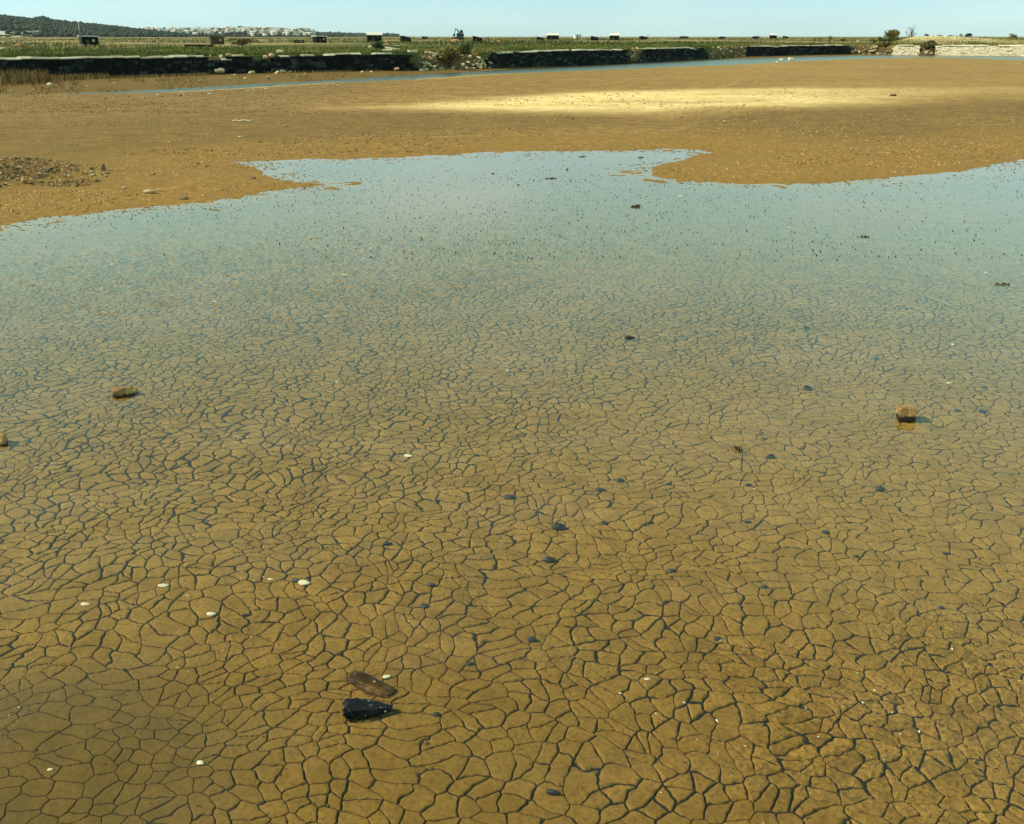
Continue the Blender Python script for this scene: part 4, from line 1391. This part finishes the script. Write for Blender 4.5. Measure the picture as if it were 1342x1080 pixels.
shrub('shrub', 1172, 54, 1.2, 8, 36, 'long low green thicket at the foot of the round yellow-green tree', 'shrub', M_leaf, 1500, 12, 0.05, 0.1, 29, dist=160)
for k, (px, h_, w_, lf, lab) in enumerate((
        (1088, 10, 7, M_drybush, 'thin upright shrub on the skyline left of the round tree'),
        (1075, 8, 5, M_drybush, 'wispy pale shrub on the skyline, middle of three left of the round tree'),
        (1068, 7, 5, M_drybush, 'wispy pale shrub on the skyline, leftmost of three left of the round tree'),
        (1153, 8, 7, M_forest, 'small dark round bush just left of the round yellow-green tree'),
        (1145, 6, 9, M_drybush, 'brownish low bush left of the small dark round one'),
        (1105, 5, 10, M_leaf, 'flat green bush on the skyline between the upright shrub and the round tree'),
        (1215, 6, 9, M_forest, 'dark low bush on the sandy bank right of the half-bare tree'),
        (1232, 5, 8, M_forest, 'second dark low bush along the sandy bank'),
        (1245, 5, 10, M_leaf, 'green low bush on the sandy bank left of the dark evergreen'),
        (1259, 6, 6, M_drybush, 'brown twiggy bush touching the dark evergreen'),
        (1325, 6, 12, M_drybush, 'brown bush on the sandy bank near the right edge'),
        (1331, 4, 6, M_leaf, 'small green bush on the sandy bank near the right edge'))):
    shrub('shrub', px, 51 if px < 1200 else 50.5, 1.25 if px < 1200 else 1.9, h_, w_, lab, 'shrub', lf, 320, 6, 0.12, 0.12, 40 + k, dist=170)
shrub('shrub', 318, 59, 1.2, 8, 34, 'brown thicket of twigs on the meadow right of a flat-roofed hut', 'shrub', M_drybush, 1200, 12, 0.06, 0.1, 60)


# ------------------------------------------------------------------ huts of the salt pans
def make_hut(kind):
    """unit hut: about 1 wide (x), 0.7 deep, 0.55 high"""
    root = empty('salt_hut', (0, 0, 0))
    wl, rf, dr = MB(), MB(), MB()
    if kind == 'gable':
        wl.prism([(-0.5, -0.1), (0.5, -0.1), (0.5, 0.38), (-0.5, 0.38)], -0.3, 0.3)
        for x in (-0.5, 0.44):
            wl.prism([(x, 0.38), (x + 0.06, 0.38), (x + 0.06, 0.381), (x, 0.381)], -0.3, 0.3)
            wl.add([(x, -0.3, 0.38), (x, 0.3, 0.38), (x, 0, 0.50), (x + 0.06, -0.3, 0.38), (x + 0.06, 0.3, 0.38), (x + 0.06, 0, 0.50)],
                   [(0, 2, 1), (3, 4, 5), (0, 3, 5, 2), (1, 2, 5, 4)])
        for sg in (-1, 1):
            a = Vector((0, sg * 0.38, 0.35))
            b = Vector((0, -sg * 0.0, 0.52))
            u = (b - a)
            M = Matrix((Vector((1, 0, 0)), u.normalized(), Vector((1, 0, 0)).cross(u.normalized()))).transposed()
            rf.box((a + b) / 2 + Vector((0, 0, 0.02)), (1.14, u.length, 0.03), M)
    elif kind == 'mono':
        wl.prism([(-0.5, -0.1), (0.5, -0.1), (0.5, 0.34), (-0.5, 0.50)], -0.3, 0.3)
        M = Matrix.Rotation(math.atan(0.16), 3, 'Y')
        rf.box((0.02, 0, 0.445), (1.2, 0.74, 0.035), M)
    else:
        wl.prism([(-0.5, -0.1), (0.5, -0.1), (0.5, 0.42), (-0.5, 0.44)], -0.32, 0.32)
        rf.box((0.0, 0, 0.465), (1.16, 0.80, 0.05), Matrix.Rotation(0.02, 3, 'Y'))
    dr.box((-0.12, -0.328 if kind == 'flat' else -0.308, 0.12), (0.2, 0.02, 0.34))
    put('wall', wl.mesh('wall', M_hut), root)
    put('roof', rf.mesh('roof', M_roof), root)
    put('door', dr.mesh('door', M_wood), root)
    wn_ = MB()
    wn_.box((0.22, -0.33 if kind == 'flat' else -0.31, 0.25), (0.14, 0.02, 0.12))
    put('window', wn_.mesh('window', M_palewood if kind == 'flat' else M_window), root)
    return root


HUTS = [('flat', 117.5, 60.0, 22, 1.00, 'low dark hut with flat white roof beside the thin mast'),
        ('flat', 284.5, 58.0, 17, 1.05, 'flat-roofed dark hut below the far town, near the brown thicket'),
        ('flat', 419, 56.0, 15, 1.0, 'dark flat-roofed hut where the town on the ridge ends'),
        ('gable', 490.5, 55.0, 18, 1.10, 'largest gabled hut with bright white roof above the middle of the wall'),
        ('mono', 531.5, 54.5, 12, 1.0, 'small dark hut with roof sloping right, beside the gabled hut'),
        ('flat', 557, 51.5, 8, 0.8, 'tiny brown hut on the skyline left of the excavator'),
        ('mono', 626, 55.0, 12, 1.05, 'square black hut right of the excavator'),
        ('mono', 708, 53.5, 9, 1.0, 'black hut standing just left of a low white-roofed shed'),
        ('gable', 724.5, 51.8, 15, 0.8, 'low shed with broad white roof right of a black hut'),
        ('flat', 756.5, 50.5, 8, 1.1, 'white little hut on the skyline right of the broad-roofed shed'),
        ('mono', 779, 53.0, 9, 1.0, 'black hut with roof sloping right, between a white hut and a gabled one'),
        ('gable', 805, 52.3, 12, 1.05, 'black gabled hut with pale roof near the middle of the skyline'),
        ('mono', 843, 51.8, 9, 0.8, 'low black hut next to a dark post on the skyline'),
        ('flat', 896, 50.7, 10, 0.55, 'very low dark hut alone right of the middle on the skyline'),
        ('flat', 946, 50.7, 8, 0.6, 'very low dark hut with a twig above it'),
        ('flat', 990.5, 50.7, 8, 0.7, 'low dark hut left of the tall black one on the right skyline'),
        ('gable', 1013, 50.7, 8.5, 1.15, 'tall black hut on the right half of the skyline'),
        ('mono', 1029.5, 50.5, 7, 0.8, 'small black hut right of the tall black one'),
        ('flat', 622 - 230, 56.5, 14, 0.45, 'long low brown shed between the town huts'),
        ('flat', 261, 62.5, 34, 0.20, 'very long low dark wooden platform on the meadow at left')]
protos = {k: make_hut(k) for k in ('gable', 'mono', 'flat')}
used = set()
for kind, px, by, wpx, hs_, lab in HUTS:
    p = at(px, by, 1.18)
    o = protos[kind] if kind not in used else copy_tree(protos[kind])
    used.add(kind)
    s = wpx * mpp(p) * 1.0
    o.location, o.scale = p, (s, s, s * hs_ * 1.15)
    o.rotation_euler = (0, 0, math.atan2(-p.x, p.y) + R(14) + rnd.uniform(-0.35, 0.35))
    tag(o, lab, 'hut', 'salt huts on the skyline')
    if 'white little' in lab:
        o.children[0].data = o.children[0].data
        for ch in o.children:
            if ch.name.startswith('wall'):
                ch.data = ch.data.copy()
                ch.data.materials[0] = M_roof
    if 'brown' in lab or 'wooden' in lab:
        for ch in o.children:
            if ch.name.startswith('roof') or ch.name.startswith('wall'):
                ch.data = ch.data.copy()
                ch.data.materials[0] = M_wood

# mast beside the first hut, small posts
for px, by, top_y, r_, lab, nm in ((107.3, 60.5, 31.0, 0.085, 'thin grey mast standing beside the low hut at left', 'mast'),
                                   (849, 51.2, 44.5, 0.12, 'dark post beside the low black hut on the skyline', 'post'),
                                   (640, 54.0, 48.0, 0.10, 'dark post right of the square black hut', 'post'),
                                   (760.5, 51.0, 45.5, 0.16, 'dark post leaning beside the white little hut', 'post'),
                                   (787.5, 52.0, 45.5, 0.06, 'thin pale post right of the black sloping-roofed hut', 'post')):
    p = at(px, by, 1.18)
    H = (by - top_y) * mpp(p)
    mb = MB()
    mb.tube([(0, 0, -0.3), (0.01, 0, H * 0.5), (0.0, 0, H)], [r_, r_ * 0.9, r_ * 0.7], 8)
    root = empty(nm, p)
    tag(root, lab, nm)
    put('pole', mb.mesh('pole', M_steel if nm == 'mast' or 'pale' in lab else M_hut, True), root)
    fb = MB()
    fb.box((0, 0, 0.06), (r_ * 6, r_ * 6, 0.22), None, 0.02)
    put('footing', fb.mesh('footing', M_coping), root)

# excavator on the skyline
p = at(601, 52.5, 1.18)
k_ = mpp(p)
U = 20 * k_      # overall length
root = empty('excavator', p, 0.1)
tag(root, 'small dark excavator with bent raised boom above an orange clay heap', 'excavator')
b = MB()
b.prism([(-0.12, 0.20), (0.30, 0.20), (0.36, 0.28), (0.34, 0.40), (-0.12, 0.42)], -0.16, 0.16)
body = put('body', b.mesh('body', M_machine), root, scale=(U, U, U))
b = MB()
b.prism([(0.06, 0.42), (0.30, 0.42), (0.28, 0.60), (0.12, 0.62)], -0.13, 0.03)
cab = put('cab', b.mesh('cab', M_machine), root, scale=(U, U, U))
b = MB()
b.box((0.18, -0.137, 0.52), (0.13, 0.012, 0.11))
put('window', b.mesh('window', M_window), cab)
for sg in (-1, 1):
    b = MB()
    b.prism([(-0.26, 0.02), (0.30, 0.02), (0.38, 0.10), (0.32, 0.19), (-0.28, 0.19), (-0.34, 0.10)], sg * 0.17 - 0.05, sg * 0.17 + 0.05)
    put('track', b.mesh('track', M_machine), root, scale=(U, U, U))
b = MB()
b.tube([(0.05, 0.06, 0.42), (-0.06, 0.06, 0.62), (-0.16, 0.06, 0.70)], [0.045, 0.04, 0.03], 6)
put('boom', b.mesh('boom', M_machine), root, scale=(U, U, U))
b = MB()
b.tube([(-0.15, 0.06, 0.71), (-0.22, 0.06, 0.55), (-0.25, 0.06, 0.40)], [0.03, 0.025, 0.02], 6)
put('arm', b.mesh('arm', M_machine), root, scale=(U, U, U))
b = MB()
b.prism([(-0.26, 0.40), (-0.20, 0.36), (-0.22, 0.24), (-0.34, 0.22), (-0.38, 0.32)], -0.02, 0.14)
put('bucket', b.mesh('bucket', M_machine), root, scale=(U, U, U))
# a dark tarpaulined load beside it
mee = rock_mesh('boulder', M_machine, 77, (1, 0.8, 0.9), 3, 8, 0.8, nz=0.06)
p = at(593.5, 52, 1.18)
tag(put('boulder', mee, None, p + Vector((0, 0, 0.1)), (0, 0, 0.4), (6.5 * mpp(p),) * 3), 'dark rounded boulder on the skyline just left of the excavator', 'boulder')

# heaps of orange clay and pale planks on the meadow
CLAY = [(26, 60.5, 17, 0.30, 'broad orange clay heap at the far left on the meadow'), (44, 61.5, 9, 0.30, 'small orange clay heap right of the broad one at the far left'),
        (68, 60.5, 8, 0.5, 'rounded ochre heap left of the mast'), (144, 61, 9, 0.55, 'orange heap right of the low hut, first of a pair'),
        (157, 61.5, 7, 0.65, 'orange heap right of the low hut, second of a pair'), (242, 61.8, 7, 0.6, 'small orange heap at the end of the long low platform'),
        (597, 55.2, 18, 0.28, 'bright orange clay heap in front of the excavator'), (654, 56.2, 9, 0.5, 'orange clay heap right of the square black hut'),
        (487, 63.5, 12, 0.45, 'pale ochre heap on the wall top below the gabled hut'), (5, 65, 14, 0.3, 'low sandy heap at the left edge of the meadow'),
        (645, 56, 9, 0.3, 'pale sandy heap left of the orange one near the square black hut')]
for k, (px, by, wpx, hs_, lab) in enumerate(CLAY):
    p = at(px, by, 1.16)
    s = wpx * mpp(p) * 0.8
    me_ = rock_mesh('clay_heap', M_clay if 'orange' in lab else M_rubble, 300 + k, (1, 0.9, 2 * hs_), 3, 3, nz=0.13, nsc=2.2, smooth=True)
    o = put('clay_heap', me_, None, p, (0, 0, rnd.uniform(0, 3)), (s, s, s))
    tag(o, lab, 'heap', 'heaps on the meadow')
for k, (px, by, lpx, wd, ang, tilt, lab) in enumerate(((516, 65.5, 24, 0.32, -0.5, 0.13, 'long white slab lying aslant on the wall top right of the gabled hut'),
                                                (522, 61.5, 11, 0.25, 0.5, -0.12, 'short white slab propped behind the long aslant one'),
                                                (507, 68, 12, 0.25, 0.2, 0.0, 'flat grey slab on the wall top in front of the long white one'),
                                                (541, 68.6, 12, 0.3, 0.6, 0.0, 'pale slab at the very end of the left wall'))):
    p = at(px, by, 1.27)
    mb = MB()
    mb.box((0, 0, 0), (lpx * mpp(p), wd, 0.12), None, 0.025)
    tag(put('stone_slab', mb.mesh('stone_slab', M_palewall), None, p + Vector((0, 0, 0.08)), (0, tilt, ang)), lab, 'slab', 'slabs on the wall top')


# ------------------------------------------------------------------ hill, ridge, forest, town
def hill(name, dist, depth, prof, mat):
    xs = np.linspace(prof[0][0], prof[-1][0], 160)
    ys = np.interp(xs, [q[0] for q in prof], [q[1] for q in prof])
    rows_ = []
    for k, f in enumerate(np.linspace(0, 1, 9)):
        D = dist + depth * f
        hk = math.sin(f * math.pi / 2) ** 0.8
        X = (xs - 671) / FPX * (D * CP) * 1.0
        top = np.maximum(0, (48 - ys) / FPX * dist * 1.08) + CAM_H
        Z = 0.8 + (top - 0.8) * hk + 0.04 * top * vnoise(xs / 8, np.full_like(xs, k * 0.8), 1.0, 7, 3)
        rows_.append(np.stack([X, np.full_like(X, D), np.maximum(Z, 0.6)], -1))
    D = dist + depth * 1.6
    rows_.append(np.stack([(xs - 671) / FPX * (D * CP), np.full_like(xs, D), np.full_like(xs, 0.5)], -1))
    V = np.concatenate(rows_)
    n_ = len(xs)
    ix = np.arange(len(rows_) * n_).reshape(len(rows_), n_)
    q = np.stack([ix[:-1, :-1], ix[:-1, 1:], ix[1:, 1:], ix[1:, :-1]], -1).reshape(-1, 4)
    o = tag(put(name, mesh_np(name, V, q, [mat], None, True)), kind='structure')
    return np.stack(rows_[:9])


def hill_material():
    m, t, b, out = new_mat('hill_soil')
    P = pos(t)
    n_ = noise(t, vmul(t, P, (1, 1, 2.5)), 0.02, 5, 0.65)
    c = mixc(t, maprange(t, n_, 0.4, 0.6), (0.018, 0.028, 0.018), (0.040, 0.055, 0.024))
    # bare pale cliff low on the left flank
    sp = nd(t, 'ShaderNodeSeparateXYZ')
    t.links.new(P, sp.inputs[0])
    cf = math_(t, 'MULTIPLY', maprange(t, sp.outputs[0], -1120, -1150), maprange(t, sp.outputs[2], 19, 13))
    cf = math_(t, 'MULTIPLY', cf, maprange(t, noise(t, P, 0.035, 5, 0.7), 0.48, 0.60))
    c = mixc(t, cf, c, (0.48, 0.47, 0.42))
    t.links.new(c, b.inputs['Base Color'])
    b.inputs['Roughness'].default_value = 1.0
    b.inputs['Specular IOR Level'].default_value = 0.0
    return m


M_hill = hill_material()
H1 = hill('hill', 2500, 500, [(-330, 34), (-200, 26), (-90, 21), (0, 22.5), (25, 26), (45, 28), (60, 26), (72, 30), (100, 33), (135, 36), (160, 38.5), (185, 42), (215, 45), (250, 48)], M_hill)
H2 = hill('ridge', 3600, 400, [(120, 48), (150, 43), (190, 41.5), (215, 41.5), (260, 41), (320, 40.5), (370, 40.5), (400, 42.5), (420, 45), (450, 47.5)], M_hill)
H3 = hill('far_ridge', 5600, 500, [(330, 48), (380, 46), (410, 45.5), (440, 45.8), (470, 46.6), (500, 47.2), (520, 47.6), (545, 48)], M_hill)

ico = bmesh.new()
bmesh.ops.create_icosphere(ico, subdivisions=1, radius=1.0)
IV = np.array([v.co[:] for v in ico.verts])
IF = np.array([[v.index for v in f.verts] for f in ico.faces])
ico.free()


def forest(rows_, n, size, label, skip=None, seed=1):
    rs = np.random.default_rng(seed)
    nr_, nx_ = rows_.shape[:2]
    V, F, A = [], [], []
    for k in range(n):
        u, v = rs.random() * (nx_ - 2), (rs.random() ** 0.8) * (nr_ - 1.001)
        i, j = int(v), int(u)
        f, g = v - i, u - j
        p = (rows_[i, j] * (1 - f) + rows_[i + 1, j] * f) * (1 - g) + (rows_[i, j + 1] * (1 - f) + rows_[i + 1, j + 1] * f) * g
        if skip and skip(p, rs):
            continue
        if rows_[-1, j, 2] < 4:
            continue
        s = size * rs.uniform(0.6, 1.35)
        d = IV * (1 + rs.uniform(-0.3, 0.3, (len(IV), 1))) * np.array([s * 1.35, s * 1.35, s * rs.uniform(0.7, 1.15)])
        F.append(IF + len(V) * len(IV))
        V.append(d + p + np.array([0, 0, s * 0.45]))
        A.append(np.full(len(IV), rs.random()))
    o = put('forest', mesh_np('forest', np.concatenate(V), np.concatenate(F), [M_forest], {'rnd': np.concatenate(A)}))
    tag(o, label, 'forest', kind='stuff')


cliff = lambda p, rs: p[0] < -1125 and p[2] < 16 and rs.random() < 0.85
forest(H1, 7500, 4.6, 'dark forest covering the hill at the left end of the horizon', cliff, 3)
forest(H2, 3600, 4.6, 'dark blue-green trees between the houses of the far hillside town', None, 4)
forest(H3, 1500, 8.0, 'dark trees on the low ridge right of the far town', None, 5)


def make_house(roofm):
    root = empty('house', (0, 0, 0))
    a, b_, c_ = MB(), MB(), MB()
    a.box((0, 0, 2.4), (12, 9, 6.8))
    put('wall', a.mesh('wall', M_house), root)
    b_.prism([(-6.8, 5.82), (6.8, 5.82), (6.8, 6.0), (0, 8.3), (-6.8, 6.0)], -5.0, 5.0)
    put('roof', b_.mesh('roof', roofm), root)
    for x in (-3.6, 0, 3.6):
        c_ = MB()
        c_.box((x, -4.53, 3.2), (1.5, 0.12, 1.8))
        put('window', c_.mesh('window', M_window), root)
    return root


rs = np.random.default_rng(17)
hp = {0: make_house(M_tile), 1: make_house(M_house)}
hu = set()
cnt = 0
tries = 0
HP_ = []
while cnt < 150 and tries < 4000:
    tries += 1
    px = rs.uniform(195, 415)
    wgt = np.interp(px, [195, 215, 240, 300, 340, 380, 412, 415], [0.25, 0.5, 0.5, 0.55, 0.9, 1.0, 0.9, 0.1])
    if rs.random() > wgt:
        continue
    v = rs.random() ** 0.45 * 7.9
    if px > 330:
        v = rs.random() ** 0.7 * 7.9
    u = (px - 120) / (450 - 120) * 159
    i, j = int(v), int(u)
    f = v - i
    p = H2[i, j] * (1 - f) + H2[i + 1, j] * f
    if H2[-1, j, 2] < 5:
        continue
    qx, qy = px, (p[2] + 3.6) / p[1] * FPX
    if any(abs(qx - a_) < 2.6 and abs(qy - b_) < 1.3 for a_, b_ in HP_):
        continue
    HP_.append((qx, qy))
    k = 0 if rs.random() < 0.1 else 1
    o = hp[k] if k not in hu else copy_tree(hp[k])
    hu.add(k)
    s = rs.uniform(0.7, 1.25)
    o.location = (p[0], p[1] - 9, p[2] + 3.6)
    o.rotation_euler = (0, 0, rs.uniform(-0.7, 0.7) - 0.35)
    o.scale = (s * rs.uniform(0.8, 1.5), s, s * rs.uniform(0.8, 1.3))
    tag(o, 'tiny pale house with reddish roof among the trees of the far town' if k == 0 else 'tiny white house with pale roof among the trees of the far town',
        'house', 'red-roofed houses of the far town' if k == 0 else 'white houses of the far town')
    cnt += 1

scene.cycles.max_bounces = 6
scene.cycles.transparent_max_bounces = 8

# ------------------------------------------------------------------ the air: one box of thin haze round the whole place
hm = bpy.data.materials.new('haze')
hm.use_nodes = True
ht = hm.node_tree
ht.nodes.clear()
ho = nd(ht, 'ShaderNodeOutputMaterial')
hv = nd(ht, 'ShaderNodeVolumePrincipled')
hv.inputs['Color'].default_value = (0.80, 0.90, 1.0, 1)
hv.inputs['Density'].default_value = 0.00002
ht.links.new(hv.outputs[0], ho.inputs['Volume'])
hb = MB()
hb.box((0, 5000, 64), (27000, 21000, 132))
tag(put('haze', hb.mesh('haze', hm)), 'thin bluish haze over the salt meadow', 'haze', kind='stuff')
